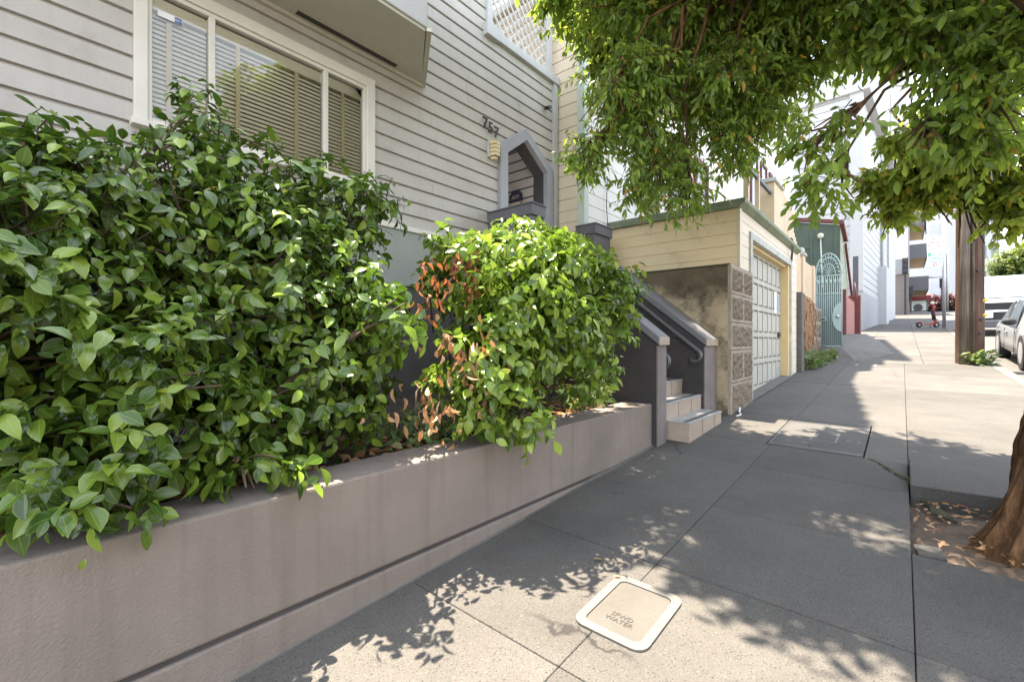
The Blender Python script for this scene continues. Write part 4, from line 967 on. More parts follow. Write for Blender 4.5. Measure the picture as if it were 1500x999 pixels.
b = MB(); b.box(20.95, 21.195, 1.58, 2.2, 1.1, 3.3); b.build('end_post', 'red', rd, bevel=.015)
b = MB(); b.box(25.62, 26.2, 1.42, 1.9, 1.3, 3.42); b.build('gate_post', 'red', rd, bevel=.015)
b = MB(); b.box(25.75, 25.98, 1.50, 1.70, 3.43, 5.2); b.build('downspout', 'balc', rd, bevel=.01)
b = MB()
for k in range(6): b.tube([(24.6+.16*k, 1.55, 3.2), (24.65+.16*k, 1.52, 3.6-.05*k), (24.75+.16*k, 1.56, 3.9-.05*k)], .018, 6)
b.build('railing_scroll', 'red', rd)
fl = thing('flood_lamp', 'small cream globe lamp on the green shed corner', 'lamp', (20.85, 2.3, 5.3))
b = MB(); b.ball((20.80, 2.36, 5.36), .11, 10); b.build('globe', 'cream_wall', fl)
b = MB(); b.tube([(20.84, 2.36, 5.26), (20.86, 2.33, 4.2), (20.86, 2.30, 3.4)], .02, 6); b.build('conduit', 'sign', fl)

# ------------------------------------------------------------------ far white house etc. (street bends a little: rotate about its corner)
def rot(cx, cy, deg): return Matrix.Translation((cx, cy, 0)) @ Matrix.Rotation(R(deg), 4, 'Z') @ Matrix.Translation((-cx, -cy, 0))
XF = rot(31.4, 1.7, -3.2)
wh = thing('white_house', 'tall white siding house with grey plinth up the street', 'house', (31.4, 1.7, 1.9))
b = MB(XF); siding(b, 'y', 31.4, -1, 1.75, 12, 4.4, 15, .42, None, cove=.06, cfrac=.10); siding(b, 'x', 1.7, -1, 31.5, 46, 4.1, 15, .42, None, cove=.06, cfrac=.10); b.build('wall', 'wh', wh)
b = MB(XF); b.box(31.48, 46, 1.78, 12, 1.2, 15); b.build('body', 'wh', wh)
b = MB(XF); b.box(31.36, 46, 1.66, 12, 1.0, 4.12); b.build('plinth', 'plinth', wh)
b = MB(XF); b.box(31.3, 31.55, 1.6, 2.2, 4.12, 15); b.box(31.1, 46.3, 1.3, 12, 15, 15.5); b.build('trim', 'wh', wh)
b = MB(XF); b.box(39.6, 41.4, 1.25, 1.7, 2.2, 6.4); b.build('buttress', 'wh', wh)
b = MB(XF); b.box(41.5, 41.9, 1.3, 1.64, 2.2, 5.2); b.build('dark_door', 'dk_glass', wh)
b = MB(XF); b.tube([(41.0, 1.6, 5), (41.0, 1.6, 14)], .08, 6); b.build('downspout', 'plinth', wh)
# bay tower with tall window
tw = thing('white_tower_house', 'ornate white bay front house with a tall sash window beyond the siding house', 'house', (49, 1, 3))
b = MB(XF); b.box(46.2, 52, 1.6, 12, 1.5, 24.5); b.prism([(46.6, 1.6), (47.6, .45), (50.6, .45), (51.6, 1.6)], 'z', 15.4, 23.6); b.build('wall', 'wh', tw)
b = MB(XF); b.prism([(46.3, 1.6), (47.4, .2), (50.8, .2), (51.9, 1.6)], 'z', 23.6, 24.3); b.prism([(46.4, 1.6), (47.5, .3), (50.7, .3), (51.8, 1.6)], 'z', 15.0, 15.4); b.prism([(46.45, 1.6), (47.5, .33), (50.7, .33), (51.7, 1.6)], 'z', 21.4, 21.7); b.box(46, 52.2, .9, 12, 24.5, 25.1); b.build('cornice', 'wh', tw)
ux = Vector((.5, -.575, 0)); un = Vector((-.575, -.5, 0)); un.normalize()
for (z, hh) in ((17.4, 3.2),):
    c_w = Vector((47.1, 1.025, z+hh/2))
    b = MB(XF); b.obox(c_w, ux*.86, un*.07, (0, 0, hh/2+.18)); wn = b.build('window', 'window_trim', tw)
    b = MB(XF); b.obox(c_w+un*.06, ux*.62, un*.03, (0, 0, hh/2)); b.build('pane', 'grey_house', wn)
    b = MB(XF); b.obox(c_w+un*.095, ux*.62, un*.02, (0, 0, .06)); b.build('meeting_rail', 'window_trim', wn)
    b = MB(XF); b.box(48.2, 49.8, .36, .44, z, z+hh); wn = b.build('window', 'window_trim', tw)
    b = MB(XF); b.box(48.35, 49.65, .32, .355, z+.1, z+hh-.1); b.build('pane', 'dk_glass', wn)

# balcony block beyond, cream wall, corner shop sign, traffic lights
cb = thing('corner_building', 'tan street wall building next to the stacked balconies', 'building', (66, 1, 4))
b = MB(); b.box(65, 78, -.55, 14, 3, 8.6); b.build('wall', 'tan_wall', cb)
b = MB(); b.box(64.9, 78, -.6, 14, 8.6, 17); b.build('upper_wall', 'plinth', cb)
b = MB(); b.box(64.8, 64.899, -.45, .9, 10.2, 13.4); b.build('cream_panel', 'window_trim', cb)
b = MB(); b.box(64.93, 64.999, -.35, -.2, 3.5, 8.4); b.build('garage_door', 'balc', cb)
ab = thing('balcony_building', 'apartment block with stacked grey balconies at the corner', 'building', (95, 2, 6))
def P_(px, py, d):
    TH = R(40.6); c, s = math.cos(TH), math.sin(TH); r = (px-750)/666.7
    return ((c+s*r)*d, (s-c*r)*d, 1.364+(499.5-py)/666.7*d)
b = MB(); b.box(80, 92, -.6, 18, 4.5, 22); b.build('wall', 'tan_wall', ab)
for k in range(4):
    z = 8.0+4.2*k
    b = MB(); b.box(79.4, 91, -2.5+.12*k, -.62, z, z+.4); sl = b.build('balcony', 'balc_under', ab)
    b = MB(); b.box(79.3, 91, -2.6+.12*k, -2.5+.12*k, z-.05, z+1.75); b.box(79.3, 79.39, -2.5+.12*k, -.62, z-.05, z+1.75); b.build('parapet', 'balc', sl)
    b = MB(); b.box(79.93, 79.999, .0, 3, z+.5, z+3.2); b.build('window', 'dk_glass', ab)
fw = thing('far_white_building', 'bright white building far beyond the crossing', 'building', (130, -5, 6))
b = MB(); b.box(130, 150, -9, 8, 4, 30); b.build('wall', 'wh', fw)
b = MB(); b.box(129.6, 150, -9.3, 8.3, 30, 31); b.build('cornice', 'wh', fw)
for z in (11, 17, 23):
    for y in (-6, -2.5, 1.0, 4.5):
        b = MB(); b.box(129.9, 129.99, y, y+1.4, z, z+2.6); b.build('window', 'grey_house', fw)
ks = thing('shop_kiosk', 'corner kiosk with red awning and pale round emblem board', 'kiosk', (93, -2, 5.7))
b = MB(); b.box(93.2, 96, -3.0, -.7, 5.2, 8.3); b.build('body', 'tan_wall', ks)
b = MB(); b.prism([(93.19, 8.5), (92.2, 8.2), (92.2, 7.6), (93.19, 7.6)], 'y', -3.3, -.5); b.build('awning', 'awning', ks)
b = MB(); b.box(93.1, 93.19, -2.75, -.9, 5.7, 7.5); bd = b.build('board', 'sign_t', ks)
b = MB(); b.prism([(-1.85+.55*math.cos(R(a)), 6.45+.55*math.sin(R(a))) for a in range(0, 360, 18)], 'x', 93.05, 93.098); b.build('emblem', 'balc', bd)
def traffic(name, label, x, y, z, h=1.5):
    t = thing(name, label, 'traffic light', (x, y, z))
    b = MB(); b.box(x, x+.35, y-.25, y+.25, z, z+h); b.build('housing', 'traffic', t, bevel=.03)
    for k in range(3):
        b = MB(); b.tube([(x-.35, y-.0, z+h*(k+.5)/3), (x, y, z+h*(k+.5)/3)], .19, 12); b.build('visor', 'traffic', t)
    b = MB(); b.box(x+.1, x+.25, y-.08, y+.08, zp(x)-.1, z); b.build('post', 'traffic', t)
traffic('traffic_light', 'black traffic signal with three visors above the tan wall', 64.0, -.25, 8.5, 1.7)
traffic('traffic_light', 'lower traffic signal below the balcony', 77.5, -.85, 7.2, 1.2)
traffic('traffic_light', 'small green lit signal beside the parking sign pole', 90, -4.35, 9.0, 1.4)
b = MB(); b.tube([(86, -4.7, 5.5), (86, -4.7, 14)], .12, 8); b.tube([(86, -4.7, 10.2), (86, -2.0, 10.2)], .12, 6)
tag(b.build('signal_pole', 'steel'), 'slim steel signal pole with a short arm at the crossing', 'pole')

# ------------------------------------------------------------------ parking sign, scooter
SD = 25.2
p0 = P_(1383, 481, SD); SX, SY = p0[0], p0[1]; SZ = zp(SX)+.015*(SY-2)
sp = thing('parking_sign', 'steel pole with red and green parking signs near the scooter', 'street sign', (SX, SY, SZ))
b = MB(); b.tube([(SX, SY, SZ-.1), (SX, SY, SZ+6.2)], .075, 10); b.build('pole', 'steel', sp)
rv = Vector((.651, -.759, 0)); fv = Vector((-.759, -.651, 0))
def signbox(b, u0, u1, z0, z1, off, th=.01):
    c = Vector((SX, SY, 0))+rv*((u0+u1)/2)+fv*off; b.obox((c.x, c.y, (z0+z1)/2), rv*(u1-u0)/2, fv*th, Vector((0, 0, (z1-z0)/2)))
s = SD/666.7; zz = lambda py: 1.364+(499.5-py)*s; uu = lambda px: (px-1383)*s
b = MB(); signbox(b, uu(1355.5), uu(1377), zz(369), zz(346), .09); s1 = b.build('red_lettered_plate', 'sign', sp)
s1['label'] = 'white plate with red lettering'
def smx(px, py): 
    c = Vector((SX, SY, 0))+rv*uu(px)+fv*.108
    return Matrix(((rv.x, 0, fv.x, c.x), (rv.y, 0, fv.y, c.y), (0, 1, 0, zz(py)), (0, 0, 0, 1)))
b = MB(); b.text('NO', .19, smx(1366, 352.5), .003); b.text('PARKING', .16, smx(1366, 357.5), .003); b.text('8AM TO 10AM', .115, smx(1366, 362), .003); b.text('MONDAY', .13, smx(1366, 367), .003); b.build('lettering', 'sign_r', s1)
b = MB(); signbox(b, uu(1356), uu(1378), zz(391), zz(369.6), .09); s2 = b.build('green_lettered_plate', 'sign_t', sp)
b = MB(); signbox(b, uu(1357.2), uu(1361.8), zz(376.5), zz(371), .104, .004); b.text('HOUR', .16, smx(1370.5, 375), .003); b.text('PARKING', .15, smx(1369, 380.5), .003); b.text('8AM TO 6PM', .11, smx(1368, 385), .003); b.build('lettering', 'sign_g', s2)
b = MB(); 
c0 = Vector((SX, SY, 0))+rv*uu(1367)+fv*.108
b.tube([(c0+rv*.09*math.cos(R(a))+Vector((0, 0, zz(388)+.09*math.sin(R(a))))) for a in range(0, 361, 30)], .02, 5, cap=False); b.build('tow_ring', 'sign_r', s2)

c1 = Vector(P_(1358.5, 480, 25.6)); c1.z = zp(c1.x)+.015*(c1.y-2)
sc = thing('kick_scooter', 'orange red kick scooter parked across the sidewalk', 'scooter', c1)
def SP(u, z): return c1+rv*u+Vector((0, 0, z if z < .21 else .2+(z-.2)*1.28))
for u in (-.47, .50):
    b = MB(); q = SP(u, .155); b.tube([q-fv*.035, q+fv*.035], .155, 18); w = b.build('wheel', 'rubber', sc, bevel=.01)
    b = MB(); b.tube([q-fv*.04, q+fv*.04], .07, 12); b.build('hub', 'steel', w)
b = MB(); b.bar(SP(-.36, .17), SP(.34, .20), .20, .055); b.bar(SP(.34, .20), SP(.42, .34), .10, .06); b.build('deck', 'scoot', sc, bevel=.01)
b = MB(); b.tube([SP(.47, .20), SP(.43, .5), SP(.33, 1.0), SP(.27, 1.30)], .045, 10); b.build('stem', 'scoot', sc)
b = MB(); b.tube([SP(.37, .38), SP(.31, .62), SP(.27, .85)], .075, 10); b.build('battery', 'rubber', sc)
b = MB(); b.tube([SP(.27, 1.30)-rv*.02-fv*.0-Vector((.25, .12, 0)), SP(.26, 1.32), SP(.27, 1.30)+Vector((.25, .12, 0))], .03, 8); b.tube([SP(.10, 1.27), SP(.27, 1.31), SP(.40, 1.27)], .028, 8); b.build('handlebar', 'rubber', sc)
b = MB(); b.ball(SP(.28, 1.12), .10, 8, (1, 1, .9)); b.build('basket_pod', 'sign', sc)
b = MB(); b.bar(SP(-.62, .26), SP(-.36, .33), .09, .02); b.build('rear_mudguard', 'scoot', sc)
b = MB(); b.tube([SP(.15, .17), SP(.17, .0)], .014, 6); b.build('kickstand', 'rubber', sc)

# ------------------------------------------------------------------ utility pole
PX, PY = 15.55, -1.22; PZ = g(PX, PY)
up_ = thing('utility_pole', 'weathered brown wooden utility pole beside the kerb', 'utility pole', (PX, PY, PZ))
b = MB(); n = 40; vs = []; fs = []; m_ = 26
for i in range(m_):
    z = -.2+13.5*i/(m_-1)
    for k in range(n):
        a = 2*math.pi*k/n; r = .235-.005*z+.012*math.sin(7*a+1.3)*.6+.010*abs(math.sin(11*a)); r *= 1+.02*math.sin(a*3+z*.2)
        vs.append((PX+r*math.cos(a), PY+r*math.sin(a), PZ+z))
for i in range(m_-1):
    for k in range(n): fs.append((i*n+k, i*n+(k+1) % n, (i+1)*n+(k+1) % n, (i+1)*n+k))
b.add(vs, fs, True); b.build('shaft', 'pole', up_)
lt = Vector((-.651, .759, 0)); fr_ = Vector((-.759, -.651, 0))
c = Vector((PX, PY, 0))+lt*.20+fr_*.13
b = MB(); b.tube([(c.x+lt.x*.055, c.y+lt.y*.055, PZ-.1), (c.x, c.y, PZ+3), (c.x-lt.x*.03, c.y-lt.y*.03, PZ+12)], .085, 10); b.build('wood_moulding', 'pole_grey', up_)
c = Vector((PX, PY, 0))+lt*.10+fr_*.215
b = MB(); b.tube([(c.x, c.y, PZ-.1), (c.x, c.y, PZ+12)], .028, 8); b.build('conduit', 'pole_grey', up_)
c = Vector((PX, PY, 0))-lt*.17+fr_*.17
b = MB(); b.tube([(c.x, c.y, PZ-.1), (c.x, c.y, PZ+12)], .035, 8); b.build('ground_wire_cover', 'pole_grey', up_)
for z in (1.30, .95):
    c = Vector((PX, PY, 0))-lt*.19+fr_*.19
    b = MB(); b.ball((c.x, c.y, PZ+z+.2), .055, 8, (1, 1, .8)); b.build('yellow_tag', 'yellow', up_)
for (u, z) in ((.03, .72), (.06, 1.05), (-.02, 2.2)):
    c = Vector((PX, PY, 0))-lt*u+fr_*.24
    b = MB(); b.ball((c.x, c.y, PZ+z), .03, 6); b.build('bolt', 'metal_dark', up_)

def weeds(name, label, spots, n, size, hgt, spread, cat='weeds'):
    root = thing(name, label, cat, spots[0])
    P = []; A = []
    for (x, y, z) in spots:
        for i in range(n):
            a = rng.random()*6.28; r = spread*rng.random()**.7
            P.append((x+r*math.cos(a), y+r*math.sin(a)*.6, z+.01+hgt*rng.random()**1.5)); A.append((math.cos(a)+rng.normal()*.4, math.sin(a)+rng.normal()*.4, .3+rng.normal()*.4))
    n_ = len(P); leaves_mesh('foliage', 'leaf_weed', root, P, A, np.c_[rng.normal(size=(n_, 2))*.4, np.ones(n_)], size*(.6+.8*rng.random(n_)), size*.42)
    b = MB()
    for (x, y, z) in spots:
        for i in range(10): a = rng.random()*6.28; b.tube([(x, y, z-.02), (x+spread*.6*math.cos(a), y+spread*.4*math.sin(a), z+hgt*.8)], .006, 3, cap=False)
    b.build('stem', 'twig', root)
weeds('weed_clump', 'green weeds growing at the foot of the utility pole', [(15.25, -1.28, g(15.2, -1.3)), (15.42, -1.5, g(15.4, -1.5))], 130, .12, .30, .26)
weeds('weed_clump', 'grey green weeds at the foot of the block wall', [(12.7, 1.66, g(12.7, 1.66)), (13.2, 1.64, g(13.2, 1.6)), (13.7, 1.62, g(13.7, 1.6))], 150, .10, .36, .30)
weeds('weed_clump', 'low green weeds just below the iron gate', [(14.8, 1.62, g(14.8, 1.6)), (15.2, 1.55, g(15.2, 1.5))], 130, .12, .25, .3)

# ------------------------------------------------------------------ parked silver car (faces down the hill) and white van
def car(cx_front, yside, zroad):
    S = 1.25
    root = thing('parked_car', 'silver sedan parked at the kerb by the utility pole', 'car', (cx_front+2.7, yside-1.1, zroad))
    # stations along length: (x, z_low, z_belt, z_top, halfwidth_low, halfwidth_belt, halfwidth_top)
    L = 4.6*S; W = .89*S
    slope = .056
    def X(u): return cx_front+u*L
    st = [(0.0, .30, .50, .60, .62, .66, .60), (.02, .22, .52, .68, .80, .84, .72), (.08, .20, .56, .76, .94, .96, .84), (.20, .20, .62, .84, 1, 1, .90), (.29, .20, .66, .92, 1, 1, .90),
          (.40, .20, .70, 1.28, 1, 1, .72), (.50, .20, .72, 1.43, 1, 1, .68), (.62, .20, .74, 1.44, 1, 1, .68), (.74, .20, .76, 1.34, 1, 1, .70), (.85, .22, .78, 1.05, .98, .98, .80), (.96, .24, .74, .95, .92, .94, .80), (1.0, .34, .66, .80, .8, .84, .74)]
    cy = yside-W
    b = MB(); vs = []; ns = 13
    def ringpts(q):
        u, zl, zb, zt, wl, wb, wt = q
        x = X(u); z0 = zroad+slope*(x-cx_front)
        half = [(wl*.86, zl), (wl, zl+.10), (wb, (zl+zb)/2), (wb*.985, zb), (wb*.965, zb+.04), (wt*1.0, zb+(zt-zb)*.85), (wt*.85, zt)]
        pts = [(x, cy+W*a, z0+zz_*S) for a, zz_ in half]+[(x, cy, z0+(zt+.02)*S)]+[(x, cy-W*a, z0+zz_*S) for a, zz_ in half[::-1]]
        return pts
    for q in st: vs += ringpts(q)
    k = 15; fs = []
    for i in range(len(st)-1):
        for j in range(k-1): fs.append((i*k+j, i*k+j+1, (i+1)*k+j+1, (i+1)*k+j))
        fs.append((i*k+k-1, i*k, (i+1)*k, (i+1)*k+k-1))
    fs.append(list(range(k))[::-1]); fs.append([(len(st)-1)*k+j for j in range(k)])
    b.add(vs, fs, True); body = b.build('body', 'car', root)
    # glazing panels slightly proud on the near side and windscreen
    def pt(u, a, zz_, o=.012): 
        x = X(u); return (x, cy+W*a+o, zroad+slope*(x-cx_front)+zz_*S)
    b = MB(); b.add([pt(.36, .955, .75), pt(.60, .955, .79), pt(.60, .74, 1.36), pt(.46, .755, 1.30)], [(0, 1, 2, 3)]); b.add([pt(.615, .955, .79), pt(.80, .955, .82), pt(.735, .76, 1.27), pt(.615, .74, 1.36)], [(0, 1, 2, 3)]); b.build('side_window', 'car_glass', root)
    b = MB(); ws = [(X(.285), cy+W*.80, zroad+slope*.285*L+.955*S), (X(.285), cy-W*.80, zroad+slope*.285*L+.955*S), (X(.425), cy-W*.62, zroad+slope*.425*L+1.385*S), (X(.425), cy+W*.62, zroad+slope*.425*L+1.385*S)]
    b.add(ws, [(0, 1, 2, 3)]); b.build('windscreen', 'car_glass', root)
    for u in (.19, .775):
        for sd in (1, -1):
            x = X(u); yy = cy+sd*(W-.10); zc_ = zroad+slope*(x-cx_front)+.33*S
            b = MB(); pts = [(x, yy-.12, zc_), (x, yy+.12, zc_)]; b.tube(pts, .335*S, 26); w = b.build('wheel', 'rubber', root, bevel=.02)
            b = MB(); b.tube([(x, yy-.125, zc_), (x, yy+.125, zc_)], .21*S, 20); b.build('rim', 'steel', w, bevel=.01)
    for sd in (1, -1):
        b = MB(); q = Vector(pt(.335, .98, .90)); yy = q.y if sd == 1 else 2*cy-q.y
        b.ball((q.x, yy+sd*.10, q.z), .12, 10, (.6, 1.1, .75)); b.build('mirror', 'rubber', root)
        b = MB(); b.ball((X(.045), cy+sd*W*.66, zroad+.60*S), .16, 10, (.9, 1.1, .6)); hl = b.build('headlight', 'chrome', root)
        b = MB(); b.ball((X(.075), cy+sd*W*.84, zroad+.60*S), .09, 8, (1.2, .7, .7)); b.build('indicator', 'amber', root)
    b = MB(); b.box(X(.0)-.02, X(.02), cy-W*.45, cy+W*.45, zroad+.34*S, zroad+.48*S); b.build('grille', 'rubber', root)
    for u in (.36, .61, .80):
        b = MB(); q = pt(u, 1.0, .25, .004); q2 = pt(u, .985, .74, .004); b.bar(q, q2, .012, .012); b.build('door_seam', 'rubber', body)
    for u in (.55, .745):
        b = MB(); q = pt(u, .99, .66, .02); b.obox(q, (.12, 0, .006), (0, .02, 0), (0, 0, .022)); b.build('door_handle', 'car', root, bevel=.01)
car(14.75, -2.12, zp(14.75)-.215)

vx, vy = 29.0, -2.55; vz = zp(vx)-.215; S = 1.25
vn_ = thing('parked_van', 'white van with bright windscreen parked up the hill', 'van', (vx+3, vy-1.25, vz))
def vz_(x): return vz+.068*(x-vx)
vw = 2.5
prof = [(0, .45), (0, 1.50), (.45, 1.66), (1.15, 2.50), (1.5, 2.68), (5.8, 2.72), (6.1, 2.4), (6.1, .45)]
b = MB(); b.prism([(vx+u, vz_(vx+u)+z) for u, z in prof], 'y', vy-vw, vy); b.build('body', 'van', vn_, bevel=.08, seg=3)
b = MB(); ws = [(vx+.47, vy-.15, vz_(vx)+1.72), (vx+.47, vy-vw+.15, vz_(vx)+1.72), (vx+1.12, vy-vw+.25, vz_(vx)+2.50), (vx+1.12, vy-.25, vz_(vx)+2.50)]
b.add([(x-.035, y, z+.03) for x, y, z in ws], [(0, 1, 2, 3)]); b.build('windscreen', 'van_screen', vn_)
b = MB(); b.box(vx-.03, vx+.0, vy-vw+.1, vy-.06, vz+.72, vz+1.48); b.build('grille', 'rubber', vn_, bevel=.02)
b = MB(); b.box(vx-.08, vx+.0, vy-vw, vy, vz+.38, vz+.68); b.build('bumper', 'balc', vn_, bevel=.04)
b = MB(); b.box(vx-.05, vx-.03, vy-vw+.25, vy-.25, vz+1.08, vz+1.15); b.build('chrome_strip', 'chrome', vn_)
for y in (vy-.32, vy-vw+.32):
    b = MB(); b.box(vx-.06, vx-.0, y-.18, y+.18, vz+.80, vz+1.06); b.build('headlight', 'chrome', vn_, bevel=.03)
b = MB(); b.add([(vx+.9, vy+.012, vz_(vx+1)+1.45), (vx+1.9, vy+.012, vz_(vx+2)+1.45), (vx+1.9, vy+.012, vz_(vx+2)+2.25), (vx+1.25, vy+.012, vz_(vx+1)+2.25)], [(0, 1, 2, 3)]); b.build('side_window', 'car_glass', vn_)
for u in (1.0, 4.9):
    for y in (vy-.14, vy-vw+.14):
        b = MB(); b.tube([(vx+u, y-.13, vz_(vx+u)+.42), (vx+u, y+.15, vz_(vx+u)+.42)], .42, 22); b.build('wheel', 'rubber', vn_, bevel=.02)
b = MB(); b.ball((vx+.8, vy+.2, vz+1.5), .16, 8, (.6, .9, 1.5)); b.build('mirror', 'rubber', vn_)

# ------------------------------------------------------------------ far side of the street: houses and trees (seen at the right edge and in the window glass)
gh = thing('grey_house', 'grey rendered house across the street beyond the pole', 'house', (45, -16, 3))
b = MB(); b.box(44, 60, -30, -15.5, 1.5, 13.0); b.build('wall', 'grey_house', gh)
b = MB(); b.box(43.8, 60.2, -30, -15.2, 13.0, 13.5); b.build('cornice', 'wh', gh)
for x in (45, 48.5, 52):
    for z in (5, 9):
        b = MB(); b.box(x, x+1.5, -15.5, -15.4, z, z+2.4); w = b.build('window', 'wh', gh); b = MB(); b.box(x+.15, x+1.35, -15.399, -15.36, z+.15, z+2.25); b.build('pane', 'dk_glass', w)
for y in (-17.5, -20.5, -24):
    for z in (5, 9):
        b = MB(); b.box(43.9, 44, y-1.2, y, z, z+2.4); w = b.build('window', 'wh', gh); b = MB(); b.box(43.86, 43.899, y-1.05, y-.15, z+.15, z+2.25); b.build('pane', 'dk_glass', w)
fwl = thing('pale_blue_house', 'tall pale house behind the utility pole across the crossing', 'house', (127, -12, 5))
b = MB(); b.box(125, 140, -14.0, -10.4, 4, 34); b.build('wall', 'grey_house', fwl)
b = MB(); b.box(124.8, 140, -14.3, -10.1, 34, 34.8); b.build('cornice', 'grey_house', fwl)
for z in (12, 17, 22):
    for y in (-12.2, -13.8):
        b = MB(); b.box(124.9, 124.99, y, y+.9, z, z+2.6); b.build('window', 'dk_glass', fwl)
for (x0, x1, h, m_, lab) in ((-14, -4, 9, 'cream_wall', 'cream house opposite the planter, seen only in the window glass'), (-4, 6, 8, 'grey_house', 'low grey house opposite the stairs across the road'), (6, 16, 9.5, 'neigh_front', 'off white house opposite the garage across the road')):
    t_ = thing('opposite_house', lab, 'house', ((x0+x1)/2, -17, 0))
    b = MB(); b.box(x0+.02, x1-.02, -28, -16.8, -1.2, h); b.build('wall', m_, t_)
    b = MB(); b.box(x0+.03, x1-.03, -28, -16.4, h, h+.4); b.build('cornice', 'wh', t_)
    for z in (2.2, 5.4):
        for k in range(3):
            x = x0+1.3+k*3; b = MB(); b.box(x, x+1.4, -16.8, -16.7, z, z+2.0); w = b.build('window', 'wh', t_)
            b = MB(); b.box(x+.12, x+1.28, -16.699, -16.66, z+.12, z+1.88); b.build('pane', 'dk_glass', w)

def simple_tree(name, label, base, blobs, n, leaf, m, trunk_r, per=6, tl=.5, group=None):
    t_ = thing(name, label, 'tree', base, group)
    b = MB(); top = Vector(np.mean([bl[:3] for bl in blobs], axis=0)); b0 = Vector(base)
    b.tube([b0-Vector((0, 0, .2)), b0.lerp(top, .4)+Vector((.1, .05, 0)), top], [trunk_r*1.2, trunk_r*.8, trunk_r*.3], 10)
    for bl in blobs: b.tube([b0.lerp(top, .45), Vector(bl[:3])], [trunk_r*.5, trunk_r*.12], 6)
    b.build('trunk', 'limb', t_)
    p, tt, d, L = sprays(blobs, n, per, tl)
    P, A, Nn = twig_leaves(p, tt, d, L, per)
    leaves_mesh('crown', m, t_, P, A, Nn, leaf*(.7+.6*rng.random(len(P))), leaf*.5, simple=True)
    return t_
simple_tree('street_tree', 'yellow green tree far up the street at the right edge', (88, -11.6, 5.5), [(88, -11.6, 11.2, 2.6, 2.0, 1), (87.2, -12.8, 12.0, 2.4, 2.0, 1), (88.5, -13.8, 10.6, 3.0, 2.4, 1), (88, -11.2, 10.0, 2.0, 1.3, 1)], 2600, .42, 'leaf_far', .3, tl=.9)
simple_tree('street_tree', 'broad green tree opposite the bay window', (3.5, -12.9, .0), [(3.5, -12.9, 5.5, 2.2, 2.0, 1), (1.8, -12.5, 6.4, 1.7, 1.6, 1), (5.2, -13.2, 6.2, 1.8, 1.5, 1)], 2200, .30, 'leaf_far', .25, tl=.7)
simple_tree('plum_tree', 'dark red plum tree at the far crossing left of the sign pole', (98, -4.0, 5.6), [(98, -4.0, 7.2, .8, 1.1, 1), (98.2, -3.6, 6.8, .7, .8, 1)], 500, .4, 'leaf_plum', .15, tl=.6)
simple_tree('plum_tree', 'dark red plum tree at the far crossing right of the sign pole', (99.6, -5.7, 5.6), [(99.6, -5.7, 7.4, .8, 1.2, 1), (99.8, -5.4, 6.8, .7, .9, 1)], 500, .4, 'leaf_plum', .15, tl=.6)

# ================================================================== SHRUBS
LEFT = [(0.16,2.60,1.58,0.41,0.41,1.0),(0.14,2.75,1.96,0.31,0.26,1.0),(0.53,2.90,1.95,0.41,0.38,1.0),(0.96,3.10,2.19,0.43,0.45,1.0),(0.40,2.40,1.19,0.47,0.36,1.0),(1.08,2.80,1.68,0.51,0.51,1.0),(1.30,2.60,1.28,0.40,0.44,1.0),(1.55,3.00,2.21,0.35,0.35,1.0),(0.84,2.35,1.00,0.33,0.24,1.0),(0.20,2.20,0.94,0.23,0.17,1.0),(-0.09,2.40,1.41,0.34,0.45,1.0),(1.51,2.50,1.61,0.21,0.25,1.0),(1.81,2.90,2.34,0.17,0.17,1.0),(0.11,2.90,2.25,0.18,0.10,1.0),(0.85,3.20,2.67,0.16,0.18,1.0),(0.25,2.02,0.82,0.12,0.07,1.0),(0.76,2.05,0.82,0.14,0.10,1.0),(-.6,2.7,1.5,.5,.6,1.0),(1.42,2.10,1.50,.13,.18,1.2)]
MID = [(3.25,2.70,2.02,0.70,0.36,1.0),(2.65,2.80,1.94,0.34,0.34,1.0),(3.89,2.60,1.99,0.52,0.45,1.0),(2.95,2.45,1.48,0.57,0.40,1.0),(3.92,2.30,1.70,0.37,0.47,1.0),(4.20,2.15,1.84,0.19,0.31,1.0),(2.31,2.30,1.17,0.32,0.24,1.0),(2.53,2.10,0.87,0.24,0.20,1.0),(3.71,2.25,1.07,0.29,0.22,1.0),(2.24,2.30,0.93,0.24,0.17,1.0),(3.37,2.80,2.30,0.46,0.16,1.0)]
KM = .89
MID = MID + [(2.64,2.19,1.80,.33,.33,1.2),(2.60,2.19,1.35,.25,.28,1.2),(3.03,2.19,1.97,.33,.33,1.2),(3.2,2.15,1.5,.3,.3,1.)]
MID = [(x*KM, y*KM, 1.364+(z-1.364)*KM, rx*KM, rz*KM, k) for (x, y, z, rx, rz, k) in MID]
